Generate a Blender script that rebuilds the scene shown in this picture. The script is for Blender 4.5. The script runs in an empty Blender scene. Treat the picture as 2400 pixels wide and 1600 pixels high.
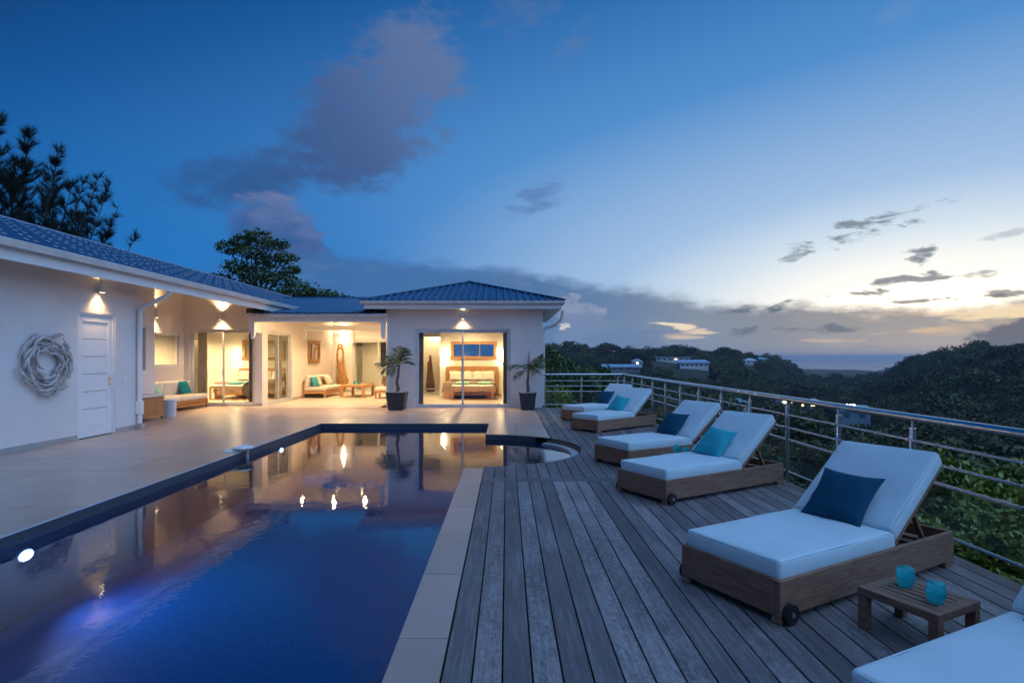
import bpy, bmesh, math, random
import numpy as np
from mathutils import Vector, Matrix, Euler, noise as mnoise
R = math.radians
random.seed(7); rng = np.random.default_rng(7)
scene = bpy.context.scene
col = scene.collection
PI = math.pi

# ---------------------------------------------------------------- camera
F = 1340.0; H = 1.55                      # focal length in px of a 2400 px frame, eye height
cam = bpy.data.objects.new('camera', bpy.data.cameras.new('camera'))
col.objects.link(cam); scene.camera = cam
cam.location = (0, 0, H); cam.rotation_euler = (PI/2, 0, 0)
cam.data.sensor_width = 36; cam.data.lens = 36*F/2400
cam.data.shift_x = 12/2400; cam.data.shift_y = 37/2400
cam.data.clip_start = .05; cam.data.clip_end = 250000

# ---------------------------------------------------------------- render + view
scene.render.engine = 'CYCLES'
c = scene.cycles
c.use_denoising = True; c.denoiser = 'OPENIMAGEDENOISE'
c.use_adaptive_sampling = True; c.adaptive_threshold = .02
c.max_bounces = 7; c.diffuse_bounces = 3; c.glossy_bounces = 4; c.transmission_bounces = 6
c.transparent_max_bounces = 14; c.sample_clamp_indirect = 4; c.sample_clamp_direct = 0
c.caustics_reflective = False; c.caustics_refractive = False
vs = scene.view_settings
vs.view_transform = 'Standard'; vs.look = 'None'; vs.exposure = 0; vs.gamma = 1; vs.use_curve_mapping = False

# ---------------------------------------------------------------- sky (dusk, glow of the set sun to the right)
SUN_AZ = .66                               # radians right of +Y
world = bpy.data.worlds.new('World'); scene.world = world; world.use_nodes = True
world.cycles.sampling_method = 'MANUAL'; world.cycles.sample_map_resolution = 256
wt = world.node_tree; wt.nodes.clear()
def wn(t): return wt.nodes.new(t)
def lk(a, b): wt.links.new(a, b)
def setin(sock, v):
    if isinstance(v, (int, float)): sock.default_value = v
    else: lk(v, sock)
def Mx(op, a, b=0.0, cc=0.0, clamp=False):
    n = wn('ShaderNodeMath'); n.operation = op; n.use_clamp = clamp
    setin(n.inputs[0], a); setin(n.inputs[1], b); setin(n.inputs[2], cc); return n.outputs[0]
def add(a, b): return Mx('ADD', a, b)
def sub(a, b): return Mx('SUBTRACT', a, b)
def mul(a, b): return Mx('MULTIPLY', a, b)
def sstep(v, a, b):
    n = wn('ShaderNodeMapRange'); n.interpolation_type = 'SMOOTHSTEP'
    setin(n.inputs['Value'], v); n.inputs['From Min'].default_value = a; n.inputs['From Max'].default_value = b
    return n.outputs[0]
def ramp(fac, stops, interp='LINEAR'):
    n = wn('ShaderNodeValToRGB'); n.color_ramp.interpolation = interp
    els = n.color_ramp.elements
    while len(els) < len(stops): els.new(.5)
    for e, (p, cl) in zip(els, stops): e.position = p; e.color = (*cl, 1) if len(cl) == 3 else cl
    setin(n.inputs[0], fac); return n.outputs[0]
def curve(fac, pts):                       # float curve through points (0..1)
    n = wn('ShaderNodeFloatCurve'); cv = n.mapping.curves[0]
    while len(cv.points) < len(pts): cv.points.new(.5, .5)
    for p, (x, y) in zip(cv.points, pts): p.location = (x, y)
    n.mapping.update(); setin(n.inputs['Value'], fac); return n.outputs[0]
def mixc(f, a, b):
    n = wn('ShaderNodeMix'); n.data_type = 'RGBA'; n.clamp_factor = True
    setin(n.inputs['Factor'], f)
    for s, v in ((n.inputs[6], a), (n.inputs[7], b)):
        if isinstance(v, tuple): s.default_value = (*v, 1)
        else: lk(v, s)
    return n.outputs[2]
tc = wn('ShaderNodeTexCoord'); sx = wn('ShaderNodeSeparateXYZ'); lk(tc.outputs['Generated'], sx.inputs[0])
dx, dy, dz = sx.outputs
az = Mx('ARCTAN2', dx, dy); el = Mx('ARCSINE', dz)
def wnoise(sa, se, sc, det=5, rough=.55, dist=0., off=0.):
    cmb = wn('ShaderNodeCombineXYZ'); lk(mul(az, sa), cmb.inputs[0]); lk(mul(el, se), cmb.inputs[1]); cmb.inputs[2].default_value = off
    n = wn('ShaderNodeTexNoise'); n.inputs['Scale'].default_value = sc; n.inputs['Detail'].default_value = det
    n.inputs['Roughness'].default_value = rough; n.inputs['Distortion'].default_value = dist
    lk(cmb.outputs[0], n.inputs['Vector']); return n.outputs['Fac']
# clear sky: elliptical falloff of the glow round the set sun
da = sub(az, SUN_AZ)
da = Mx('ABSOLUTE', da); da = Mx('MINIMUM', da, sub(2*PI, da))
dist = Mx('SQRT', add(Mx('POWER', mul(da, .62), 2), Mx('POWER', mul(sub(el, .02), 1.45), 2)))
sky = ramp(mul(dist, 1/2.4), [(0, (4.2, 3.3, 2.3)), (.03, (2.5, 2.15, 1.65)), (.06, (1.10, 1.06, .96)), (.10, (.66, .77, .86)), (.14, (.36, .53, .77)),
          (.25, (.085, .270, .60)), (.345, (.028, .155, .43)), (.40, (.009, .095, .32)), (.45, (.004, .052, .195)), (.62, (.004, .036, .145)), (1, (.005, .030, .12))])
nish = wn('ShaderNodeTexSky'); nish.sky_type = 'NISHITA'; nish.sun_disc = False
nish.sun_elevation = R(1.0); nish.sun_rotation = SUN_AZ; nish.altitude = 60; nish.ozone_density = 4
nm = wn('ShaderNodeMix'); nm.data_type = 'RGBA'; nm.blend_type = 'ADD'; nm.inputs['Factor'].default_value = .012
lk(sky, nm.inputs[6]); lk(nish.outputs[0], nm.inputs[7]); sky = nm.outputs[2]
# saturated paler blue near the horizon on the side away from the glow
lowblue = mul(sstep(el, .42, .06), sstep(az, .15, -.45))
sky = mixc(mul(lowblue, .8), sky, (.006, .165, .53))
# --- cloud layers
nb = wnoise(1, 1.6, 7, 6, .55)
nf = wnoise(1, 2.2, 26, 5, .6, off=3.)
nbz = sub(nb, .5); nfz = sub(nf, .5)
azel = wn('ShaderNodeCombineXYZ'); lk(az, azel.inputs[0]); lk(el, azel.inputs[1])
def ell(a0, e0, ra, re, rot):              # squared elliptical distance of the sight line from a cloud's middle
    mp = wn('ShaderNodeMapping'); mp.vector_type = 'TEXTURE'; mp.inputs['Location'].default_value = (a0, e0, 0)
    mp.inputs['Rotation'].default_value = (0, 0, rot); mp.inputs['Scale'].default_value = (ra, re, 1); lk(azel.outputs[0], mp.inputs['Vector'])
    d = wn('ShaderNodeVectorMath'); d.operation = 'DOT_PRODUCT'; lk(mp.outputs[0], d.inputs[0]); lk(mp.outputs[0], d.inputs[1]); return d.outputs['Value']
ncache = {}
def nmix(a, ka, b_, kb):
    k = (id(a), ka, id(b_), kb)
    if k not in ncache: ncache[k] = Mx('MULTIPLY_ADD', a, ka, add(mul(b_, kb), 1.0))
    return ncache[k]
def blob(a0, e0, ra, re, rot=0., kb=1.6, kf=.5):
    return sub(nmix(nbz, kb*1.7, nfz, kf*1.5), ell(a0, e0, ra, re, rot))
def under(cols, mask): return mixc(mask, sky_ref[0], cols)
sky_ref = [sky]
def layer(mask, colr): sky_ref[0] = mixc(mask, sky_ref[0], colr)
purple = ramp(sstep(add(az, mul(el, .9)), -.25, .40), [(0, (.030, .085, .235)), (.5, (.066, .120, .285)), (1, (.125, .185, .360))])
st = wnoise(2.2, 24, 2.3, 4, .5, .3, off=5.); stz = sub(st, .5)
fr = wnoise(2.4, 8.5, 6.0, 6, .58, .6, off=14.); frz = sub(fr, .5)
def wisp(a0, e0, ra, re, rot=0., k1=3.0, k2=1.2):
    return sub(nmix(frz, k1, nfz, k2), ell(a0, e0, ra, re, rot))
# big slanting cloud above the pavilion, its tail, the heap below it
layer(mul(sstep(blob(-.225, .405, .215, .120, .63, 1.7, .8), .05, .85), .92), purple)
layer(mul(sstep(blob(-.40, .285, .20, .055, .30, 1.5, .7), .05, 1.0), .80), purple)
layer(mul(sstep(blob(-.385, .208, .085, .060, -.15, 1.2, 1.0), .10, .60), .90), ramp(sstep(add(add(el, mul(az, .3)), mul(nfz, .12)), .05, .18), [(0, (.034, .100, .28)), (1, (.155, .205, .40))]))
layer(mul(sstep(blob(-.33, .165, .05, .03, -.1, 1.0, 1.0), .10, .70), .7), (.06, .125, .31))
layer(mul(sstep(wisp(.03, .55, .13, .05, .3), .3, 1.6), .40), purple)
layer(mul(sstep(wisp(.12, .50, .07, .03, .7), .3, 1.5), .40), purple)
layer(mul(sstep(wisp(.61, .47, .08, .035, .7), .3, 1.6), .30), (.22, .33, .55))
layer(mul(sstep(wisp(.055, .270, .07, .035, .2), .2, 1.3), .50), (.070, .130, .32))
layer(mul(sstep(blob(-.78, .45, .10, .06, .0, 1.5, .6), .2, 1.4), .4), (.012, .045, .15))
# stratus bank that slopes down to the right
top = curve(mul(add(az, .6), 1/1.5), [(0, .30), (.17, .66), (.27, .68), (.44, .58), (.54, .49), (.63, .37), (.75, .32), (1, .30)])
top = mul(top, .25)
edge = sub(add(top, add(mul(nbz, .060), add(mul(nfz, .022), mul(frz, .03)))), el)
strat = mul(mul(sstep(edge, -.010, .020), sstep(az, -.62, -.28)), sstep(el, -.02, .0))
scol = ramp(sstep(az, -.35, .75), [(0, (.050, .155, .38)), (.32, (.075, .170, .36)), (.5, (.135, .215, .36)), (.68, (.205, .25, .33)), (.85, (.225, .235, .26)), (1, (.20, .195, .21))])
scol = mixc(mul(sstep(el, .09, .0), .6), scol, ramp(sstep(az, 0, .7), [(0, (.16, .27, .46)), (.55, (.24, .285, .375)), (1, (.29, .275, .29))]))
scol = mixc(mul(sstep(add(frz, nbz), .03, .22), .35), scol, ramp(sstep(az, -.2, .6), [(0, (.11, .20, .38)), (1, (.34, .33, .34))]))
layer(mul(strat, .94), scol)
# streaks where the afterglow shows through the bank
gl = mul(sstep(st, .54, .66), mul(mul(sstep(el, .016, .03), sstep(el, .075, .05)), mul(sstep(az, .22, .34), sstep(nb, .36, .5))))
layer(mul(gl, .70), (.80, .56, .36))
def streak(a0, e0, ra, re, rot, cl, op):
    layer(mul(sstep(sub(nmix(stz, 4.5, frz, 3.2), ell(a0, e0, ra, re, rot)), .25, 1.1), op), cl)
streak(.300, .050, .060, .0055, -.14, (.95, .78, .55), .95)
streak(.345, .040, .055, .0050, -.05, (.92, .70, .47), .9)
streak(.31, .033, .05, .0035, -.02, (.80, .62, .46), .6)
streak(.63, .036, .15, .011, .03, (.80, .56, .33), .75)
streak(.74, .060, .10, .013, .03, (1.0, .80, .48), .9)
streak(.50, .028, .06, .006, .0, (.75, .52, .36), .6)
# cumulus towers in front of the bank beside the pavilion
layer(mul(sstep(blob(.125, .052, .050, .066, .1, 1.2, 1.6), .05, .45), .85), ramp(sstep(add(el, mul(nfz, .10)), .0, .13), [(0, (.17, .26, .43)), (.6, (.20, .27, .43)), (1, (.36, .40, .52))]))
layer(mul(sstep(wisp(.100, .058, .016, .018, .3, 3.2, 4.0), .5, 1.1), .75), (.80, .76, .70))
layer(mul(sstep(blob(.20, .030, .10, .024, 0, 1.2, 1.6), .1, .6), .65), (.15, .23, .40))
# dark torn fragments lit from behind
def frag(a0, e0, ra, re, rot, cl, op=.85): layer(mul(sstep(wisp(a0, e0, ra, re, rot, 5.0, 2.4), .45, 1.25), op), cl)
frag(.545, .185, .115, .022, .22, (.17, .21, .27)); frag(.475, .165, .04, .016, .5, (.20, .25, .31), .6)
frag(.625, .142, .035, .018, .45, (.13, .16, .20)); frag(.60, .108, .085, .014, .16, (.16, .18, .22)); frag(.69, .112, .03, .012, .1, (.22, .24, .27), .7)
frag(.40, .080, .055, .012, .15, (.12, .15, .21)); frag(.445, .082, .03, .010, .4, (.12, .15, .20)); frag(.74, .086, .14, .007, .08, (.19, .195, .20)); frag(.635, .080, .09, .006, .02, (.20, .21, .22))
frag(.55, .094, .06, .008, .05, (.21, .23, .25)); frag(.715, .16, .05, .008, .1, (.42, .47, .52), .6)
frag(.455, .040, .05, .012, .1, (.15, .175, .22)); frag(.53, .044, .05, .010, .05, (.16, .18, .22)); frag(.39, .040, .04, .012, .1, (.14, .17, .23))
layer(mul(sstep(blob(.76, .028, .09, .024, .05, 1.3, 1.6), .1, .5), .9), (.15, .155, .18))
# below the horizon the dome is only seen past the sea's edge
bg = wn('ShaderNodeBackground'); lk(sky_ref[0], bg.inputs['Color']); bg.inputs['Strength'].default_value = 1.0
wo = wn('ShaderNodeOutputWorld'); lk(bg.outputs[0], wo.inputs['Surface'])

# ---------------------------------------------------------------- twilight key light (very soft, from the open sky)
sun = bpy.data.objects.new('sun', bpy.data.lights.new('sun', 'SUN')); col.objects.link(sun)
sun.data.energy = 2.5; sun.data.angle = R(100); sun.data.color = (.35, .585, 1.0)
sd = Vector((.62, -.36, .70)).normalized()
sun.rotation_euler = sd.to_track_quat('Z', 'Y').to_euler()
sun.location = (0, 0, 60)

# ---------------------------------------------------------------- helpers
def tag(o, label=None, cat=None, group=None, kind=None):
    if label: o['label'] = label
    if cat: o['category'] = cat
    if group: o['group'] = group
    if kind: o['kind'] = kind
    return o
def empty(name, loc=(0, 0, 0), rz=0, label=None, cat=None, group=None):
    o = bpy.data.objects.new(name, None); col.objects.link(o); o.location = loc; o.rotation_euler = (0, 0, rz)
    o.empty_display_size = .1
    return tag(o, label, cat, group)
def copy_tree(o, parent=None):
    cpy = o.copy(); col.objects.link(cpy); cpy.parent = parent
    for ch in list(o.children): copy_tree(ch, cpy)
    return cpy
def from_np(name, v, quads):
    me = bpy.data.meshes.new(name); n = len(quads); k = quads.shape[1]
    me.vertices.add(len(v)); me.vertices.foreach_set('co', np.asarray(v, np.float32).ravel())
    me.loops.add(n*k); me.loops.foreach_set('vertex_index', np.asarray(quads, np.int32).ravel())
    me.polygons.add(n); me.polygons.foreach_set('loop_start', np.arange(0, n*k, k, dtype=np.int32))
    me.update(calc_edges=True); return me
def ob(name, me, mat=None, parent=None, loc=(0, 0, 0), rot=(0, 0, 0)):
    o = bpy.data.objects.new(name, me); col.objects.link(o)
    if mat and not me.materials: me.materials.append(mat)
    o.parent = parent; o.location = loc; o.rotation_euler = rot
    return o
class MB:
    def __init__(s): s.v = []; s.f = []
    def box(s, a, b):
        x0, y0, z0 = a; x1, y1, z1 = b; n = len(s.v)
        s.v += [(x0,y0,z0),(x1,y0,z0),(x1,y1,z0),(x0,y1,z0),(x0,y0,z1),(x1,y0,z1),(x1,y1,z1),(x0,y1,z1)]
        s.f += [tuple(n+i for i in q) for q in ((0,3,2,1),(4,5,6,7),(0,1,5,4),(1,2,6,5),(2,3,7,6),(3,0,4,7))]; return s
    def obox(s, c, ax, ay, az_, h):        # oriented box: centre, three unit axes, half sizes
        c, ax, ay, az_ = map(Vector, (c, ax, ay, az_)); n = len(s.v)
        for k in (-1, 1):
            for (i, j) in ((-1,-1),(1,-1),(1,1),(-1,1)):
                s.v.append(tuple(c+ax*(i*h[0])+ay*(j*h[1])+az_*(k*h[2])))
        s.f += [tuple(n+i for i in q) for q in ((0,3,2,1),(4,5,6,7),(0,1,5,4),(1,2,6,5),(2,3,7,6),(3,0,4,7))]; return s
    def bar(s, p, q, w, h, up=(0, 0, 1)):
        p, q = Vector(p), Vector(q); d = (q-p); L = d.length; d.normalize(); u = Vector(up)
        sd_ = d.cross(u)
        if sd_.length < 1e-4: sd_ = d.cross(Vector((1, 0, 0)))
        sd_.normalize(); u = sd_.cross(d)
        return s.obox((p+q)/2, d, sd_, u, (L/2, w/2, h/2))
    def tube(s, pts, r, n=10, cap=True):
        pts = [Vector(p) for p in pts]; rs = r if isinstance(r, (list, tuple)) else [r]*len(pts); base = len(s.v)
        t0 = (pts[1]-pts[0]).normalized(); u = t0.cross(Vector((0, 0, 1)))
        if u.length < .01: u = t0.cross(Vector((1, 0, 0)))
        u.normalize()
        for i, p in enumerate(pts):
            t = ((pts[min(i+1, len(pts)-1)]-pts[max(i-1, 0)])).normalized()
            u = (u-t*u.dot(t)).normalized(); w = t.cross(u)
            for k in range(n):
                a = 2*PI*k/n; s.v.append(tuple(p+(u*math.cos(a)+w*math.sin(a))*rs[i]))
        for i in range(len(pts)-1):
            for k in range(n):
                a = base+i*n+k; b = base+i*n+(k+1) % n; s.f.append((a, b, b+n, a+n))
        if cap:
            s.f.append(tuple(base+k for k in reversed(range(n)))); e = base+(len(pts)-1)*n; s.f.append(tuple(e+k for k in range(n)))
        return s
    def cyl(s, p, q, r, n=16): return s.tube([p, q], r, n)
    def lathe(s, prof, n=24, c=(0, 0, 0), closed=False):
        base = len(s.v); m = len(prof)
        for (r, z) in prof:
            for k in range(n):
                a = 2*PI*k/n; s.v.append((c[0]+r*math.cos(a), c[1]+r*math.sin(a), c[2]+z))
        for i in range(m-1+(1 if closed else 0)):
            for k in range(n):
                a = base+i*n+k; b = base+i*n+(k+1) % n; i2 = (i+1) % m
                a2 = base+i2*n+k; b2 = base+i2*n+(k+1) % n; s.f.append((a, b, b2, a2))
        if not closed:
            s.f.append(tuple(base+k for k in reversed(range(n)))); e = base+(m-1)*n; s.f.append(tuple(e+k for k in range(n)))
        return s
    def prism(s, poly, z0, z1):            # vertical prism over an xy polygon (ccw)
        n = len(s.v); m = len(poly)
        s.v += [(x, y, z0) for x, y in poly]+[(x, y, z1) for x, y in poly]
        s.f.append(tuple(n+i for i in reversed(range(m)))); s.f.append(tuple(n+m+i for i in range(m)))
        for i in range(m): j = (i+1) % m; s.f.append((n+i, n+j, n+m+j, n+m+i))
        return s
    def extr(s, poly3, d):                 # extrude a planar 3-D polygon by vector d
        n = len(s.v); m = len(poly3); d = Vector(d)
        s.v += [tuple(p) for p in poly3]+[tuple(Vector(p)+d) for p in poly3]
        s.f.append(tuple(n+i for i in range(m))); s.f.append(tuple(n+m+i for i in reversed(range(m))))
        for i in range(m): j = (i+1) % m; s.f.append((n+j, n+i, n+m+i, n+m+j))
        return s
    def add(s, v, f):
        n = len(s.v); s.v += [tuple(p) for p in v]; s.f += [tuple(n+i for i in q) for q in f]; return s
    def mesh(s, name, smooth=None, bevel=0, seg=1):
        me = bpy.data.meshes.new(name)
        if bevel:
            me.from_pydata(s.v, [], s.f)
            bm = bmesh.new(); bm.from_mesh(me); bmesh.ops.recalc_face_normals(bm, faces=bm.faces)
            bmesh.ops.bevel(bm, geom=list(bm.edges), offset=bevel, segments=seg, affect='EDGES', clamp_overlap=True)
            bm.to_mesh(me); bm.free()
        else:
            me.from_pydata(s.v, [], s.f)
            bm = bmesh.new(); bm.from_mesh(me); bmesh.ops.recalc_face_normals(bm, faces=bm.faces); bm.to_mesh(me); bm.free()
        if smooth:
            me.polygons.foreach_set('use_smooth', [True]*len(me.polygons)); me.set_sharp_from_angle(angle=R(smooth))
        return me
    def build(s, name, mat, parent=None, loc=(0, 0, 0), rot=(0, 0, 0), smooth=None, bevel=0, seg=1):
        return ob(name, s.mesh(name, smooth, bevel, seg), mat, parent, loc, rot)
def puff_mesh(name, L, W, T, r=.03, bulge=.015, nx=14, ny=9, wr=.004, seed=0, sag=0.):
    """soft upholstery block, centred in x,y, bottom at z=0: rounded edges, bulged faces, slight wrinkles"""
    hx, hy, hz = L/2, W/2, T/2
    def axis(h, n):
        inn = h-r; e = [-h, -h+r*.3, -h+r*.65]; e2 = [h-r*.65, h-r*.3, h]
        return e+[(-1+2*i/n)*inn for i in range(n+1)]+e2
    X, Y, Z = axis(hx, nx), axis(hy, ny), axis(hz, 2); bm = bmesh.new(); cache = {}
    def vert(x, y, z):
        k = (round(x, 5), round(y, 5), round(z, 5))
        if k in cache: return cache[k]
        q = [max(-h+r, min(h-r, t)) for t, h in ((x, hx), (y, hy), (z, hz))]
        d = Vector((x-q[0], y-q[1], z-q[2]))
        p = Vector(q)+(d.normalized()*r if d.length > 1e-6 else d)
        fx, fy, fz = 1-(x/hx)**2, 1-(y/hy)**2, 1-(z/hz)**2
        nz = mnoise.noise(Vector((x*5+seed*7, y*5, z*4)))*wr + mnoise.noise(Vector((x*16+seed*3, y*16, z*9)))*wr*.5
        s = (z/hz)
        p.z += s*bulge*(max(fx, 0)**.6)*(max(fy, 0)**.6)+nz*abs(s)-sag*max(fx, 0)*max(fy, 0)*(s > 0)
        p.x += (x/hx)*bulge*.6*max(fy, 0)**.5*max(fz, 0)+(x/hx)*nz*.6; p.y += (y/hy)*bulge*.6*max(fx, 0)**.5*max(fz, 0)+(y/hy)*nz*.6
        cache[k] = bm.verts.new((p.x, p.y, p.z+hz)); return cache[k]
    def face(*ps):
        try: bm.faces.new([vert(*p) for p in ps])
        except ValueError: pass
    for z in (Z[0], Z[-1]):
        for i in range(len(X)-1):
            for j in range(len(Y)-1): face((X[i], Y[j], z), (X[i+1], Y[j], z), (X[i+1], Y[j+1], z), (X[i], Y[j+1], z))
    for y in (Y[0], Y[-1]):
        for i in range(len(X)-1):
            for j in range(len(Z)-1): face((X[i], y, Z[j]), (X[i+1], y, Z[j]), (X[i+1], y, Z[j+1]), (X[i], y, Z[j+1]))
    for x in (X[0], X[-1]):
        for i in range(len(Y)-1):
            for j in range(len(Z)-1): face((x, Y[i], Z[j]), (x, Y[i+1], Z[j]), (x, Y[i+1], Z[j+1]), (x, Y[i], Z[j+1]))
    bmesh.ops.recalc_face_normals(bm, faces=bm.faces)
    me = bpy.data.meshes.new(name); bm.to_mesh(me); bm.free()
    me.polygons.foreach_set('use_smooth', [True]*len(me.polygons)); return me
def pillow_mesh(name, L=.45, W=.45, T=.13, n=14, seed=0):
    bm = bmesh.new(); g = [[], []]
    for side in (0, 1):
        for i in range(n+1):
            row = []
            for j in range(n+1):
                u, v = -1+2*i/n, -1+2*j/n
                x = u*L/2*(1-.10*(1-v*v)*abs(u)**3); y = v*W/2*(1-.10*(1-u*u)*abs(v)**3)
                t = ((1-abs(u)**2.6)*(1-abs(v)**2.6)); t = max(t, 0)**.62
                z = T/2*t*(1+.18*mnoise.noise(Vector((u*2.2+seed*5, v*2.2, side*3))))+.006*mnoise.noise(Vector((u*6, v*6+seed, side)))*min(1, t*3)
                if side and (i in (0, n) or j in (0, n)): row.append(g[0][i][j]); continue
                row.append(bm.verts.new((x, y, z if side == 0 else -z)))
            g[side].append(row)
    for side in (0, 1):
        for i in range(n):
            for j in range(n):
                q = [g[side][i][j], g[side][i+1][j], g[side][i+1][j+1], g[side][i][j+1]]
                bm.faces.new(q if side == 0 else q[::-1])
    me = bpy.data.meshes.new(name); bm.to_mesh(me); bm.free()
    me.polygons.foreach_set('use_smooth', [True]*len(me.polygons)); return me

# ---------------------------------------------------------------- materials
MATS = {}
def mat(name, colr, rough=.6, metal=0., col2=None, vs_=4., stretch=(1, 1, 1), bump=0., bs=60., spec=.5, rnd=0., emit=None, es=0., det=5, dist=0., trans=0., lo=.3, hi=.7):
    m = bpy.data.materials.new(name); m.use_nodes = True; t = m.node_tree; b = t.nodes['Principled BSDF']; MATS[name] = m
    b.inputs['Roughness'].default_value = rough; b.inputs['Metallic'].default_value = metal
    b.inputs['Specular IOR Level'].default_value = spec
    if trans: b.inputs['Transmission Weight'].default_value = trans
    tco = t.nodes.new('ShaderNodeTexCoord'); mp = t.nodes.new('ShaderNodeMapping'); mp.inputs['Scale'].default_value = stretch
    t.links.new(tco.outputs['Object'], mp.inputs['Vector']); vec = mp.outputs[0]
    oi = t.nodes.new('ShaderNodeObjectInfo')
    if rnd:
        va = t.nodes.new('ShaderNodeVectorMath'); va.operation = 'MULTIPLY_ADD'
        va.inputs[0].default_value = (37, 53, 71)
        cx = t.nodes.new('ShaderNodeCombineXYZ')
        for i in range(3): t.links.new(oi.outputs['Random'], cx.inputs[i])
        t.links.new(cx.outputs[0], va.inputs[1]); t.links.new(vec, va.inputs[2]); vec = va.outputs[0]
    nz = t.nodes.new('ShaderNodeTexNoise'); nz.inputs['Scale'].default_value = vs_; nz.inputs['Detail'].default_value = det; nz.inputs['Distortion'].default_value = dist
    t.links.new(vec, nz.inputs['Vector'])
    c2 = col2 or tuple(x*.82 for x in colr)
    rp = t.nodes.new('ShaderNodeValToRGB'); rp.color_ramp.elements[0].position = lo; rp.color_ramp.elements[1].position = hi
    rp.color_ramp.elements[0].color = (*c2, 1); rp.color_ramp.elements[1].color = (*colr, 1)
    t.links.new(nz.outputs['Fac'], rp.inputs[0]); out = rp.outputs[0]
    if rnd:
        hs = t.nodes.new('ShaderNodeHueSaturation'); mr = t.nodes.new('ShaderNodeMapRange')
        mr.inputs['To Min'].default_value = 1-rnd; mr.inputs['To Max'].default_value = 1+rnd
        t.links.new(oi.outputs['Random'], mr.inputs['Value']); t.links.new(mr.outputs[0], hs.inputs['Value']); t.links.new(out, hs.inputs['Color']); out = hs.outputs[0]
    t.links.new(out, b.inputs['Base Color'])
    if bump:
        n2 = t.nodes.new('ShaderNodeTexNoise'); n2.inputs['Scale'].default_value = bs; n2.inputs['Detail'].default_value = 4
        t.links.new(vec, n2.inputs['Vector'])
        bp = t.nodes.new('ShaderNodeBump'); bp.inputs['Strength'].default_value = bump; bp.inputs['Distance'].default_value = .01
        t.links.new(n2.outputs['Fac'], bp.inputs['Height']); t.links.new(bp.outputs[0], b.inputs['Normal'])
    if emit: b.inputs['Emission Color'].default_value = (*emit, 1); b.inputs['Emission Strength'].default_value = es
    return m
def thin_fresnel(t, ior):                 # Schlick reflectance, the same from both sides of a thin sheet
    lw = t.nodes.new('ShaderNodeLayerWeight'); lw.inputs[0].default_value = .5
    pw = t.nodes.new('ShaderNodeMath'); pw.operation = 'POWER'; t.links.new(lw.outputs['Facing'], pw.inputs[0]); pw.inputs[1].default_value = 5
    f0 = ((ior-1)/(ior+1))**2; ma = t.nodes.new('ShaderNodeMath'); ma.operation = 'MULTIPLY_ADD'; t.links.new(pw.outputs[0], ma.inputs[0]); ma.inputs[1].default_value = 1-f0; ma.inputs[2].default_value = f0
    return ma.outputs[0]
def glass_mat(name, tint=(.95, .98, .97), haze=0., ior=1.5, rough=.0, hazec=(.6, .65, .65)):
    m = bpy.data.materials.new(name); m.use_nodes = True; t = m.node_tree; t.nodes.clear()
    tr = t.nodes.new('ShaderNodeBsdfTransparent'); tr.inputs[0].default_value = (*tint, 1)
    gl = t.nodes.new('ShaderNodeBsdfGlossy'); gl.inputs['Roughness'].default_value = rough
    fc = thin_fresnel(t, ior)
    mx = t.nodes.new('ShaderNodeMixShader'); t.links.new(fc, mx.inputs[0]); t.links.new(tr.outputs[0], mx.inputs[1]); t.links.new(gl.outputs[0], mx.inputs[2])
    out = mx.outputs[0]
    if haze:
        df = t.nodes.new('ShaderNodeBsdfDiffuse'); df.inputs[0].default_value = (*hazec, 1)
        nz = t.nodes.new('ShaderNodeTexNoise'); nz.inputs['Scale'].default_value = 3; nz.inputs['Detail'].default_value = 8
        tco = t.nodes.new('ShaderNodeTexCoord'); t.links.new(tco.outputs['Object'], nz.inputs['Vector'])
        mr = t.nodes.new('ShaderNodeMapRange'); mr.inputs['To Min'].default_value = haze*.4; mr.inputs['To Max'].default_value = haze*1.6
        t.links.new(nz.outputs['Fac'], mr.inputs['Value'])
        m2 = t.nodes.new('ShaderNodeMixShader'); t.links.new(mr.outputs[0], m2.inputs[0]); t.links.new(out, m2.inputs[1]); t.links.new(df.outputs[0], m2.inputs[2]); out = m2.outputs[0]
    o = t.nodes.new('ShaderNodeOutputMaterial'); t.links.new(out, o.inputs['Surface']); MATS[name] = m; return m
def emis(name, colr, s):
    m = bpy.data.materials.new(name); m.use_nodes = True; t = m.node_tree; t.nodes.clear()
    e = t.nodes.new('ShaderNodeEmission'); e.inputs[0].default_value = (*colr, 1); e.inputs[1].default_value = s
    o = t.nodes.new('ShaderNodeOutputMaterial'); t.links.new(e.outputs[0], o.inputs[0]); MATS[name] = m; return m
WARM = (1.0, .67, .32)
plaster = mat('plaster', (.81, .73, .69), .85, col2=(.73, .655, .615), vs_=1.1, bump=.25, bs=45)
plaster_in = mat('plaster_in', (.80, .76, .70), .8, col2=(.78, .74, .68), vs_=3)
skirt_m = mat('skirting', (.42, .39, .37), .6)
whitep = mat('white_paint', (.80, .79, .78), .45, col2=(.77, .76, .75), vs_=3)
gutter_m = mat('gutter', (.62, .58, .55), .4)
roofm = mat('roof_metal', (.022, .115, .235), .42, col2=(.016, .085, .18), vs_=1.2, rnd=.06)
capm = mat('fastener', (.85, .87, .90), .5)
tilem = mat('terrace_tile', (.50, .360, .300), .32, col2=(.43, .305, .25), vs_=2.2, rnd=.08, bump=.04, bs=30, lo=.25, hi=.75)
grout = mat('grout', (.16, .13, .115), .9)
floor_in = mat('floor_in', (.60, .53, .46), .3, col2=(.55, .48, .42), vs_=1.5)
alu = mat('aluminium', (.72, .72, .74), .35, metal=.25)
steel = mat('steel', (.62, .62, .64), .16, metal=1.0, col2=(.56, .56, .58), vs_=8)
glass = glass_mat('glass')
glass_rail = glass_mat('glass_rail', (.90, .96, .94), haze=.035, hazec=(.35, .42, .40))
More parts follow.
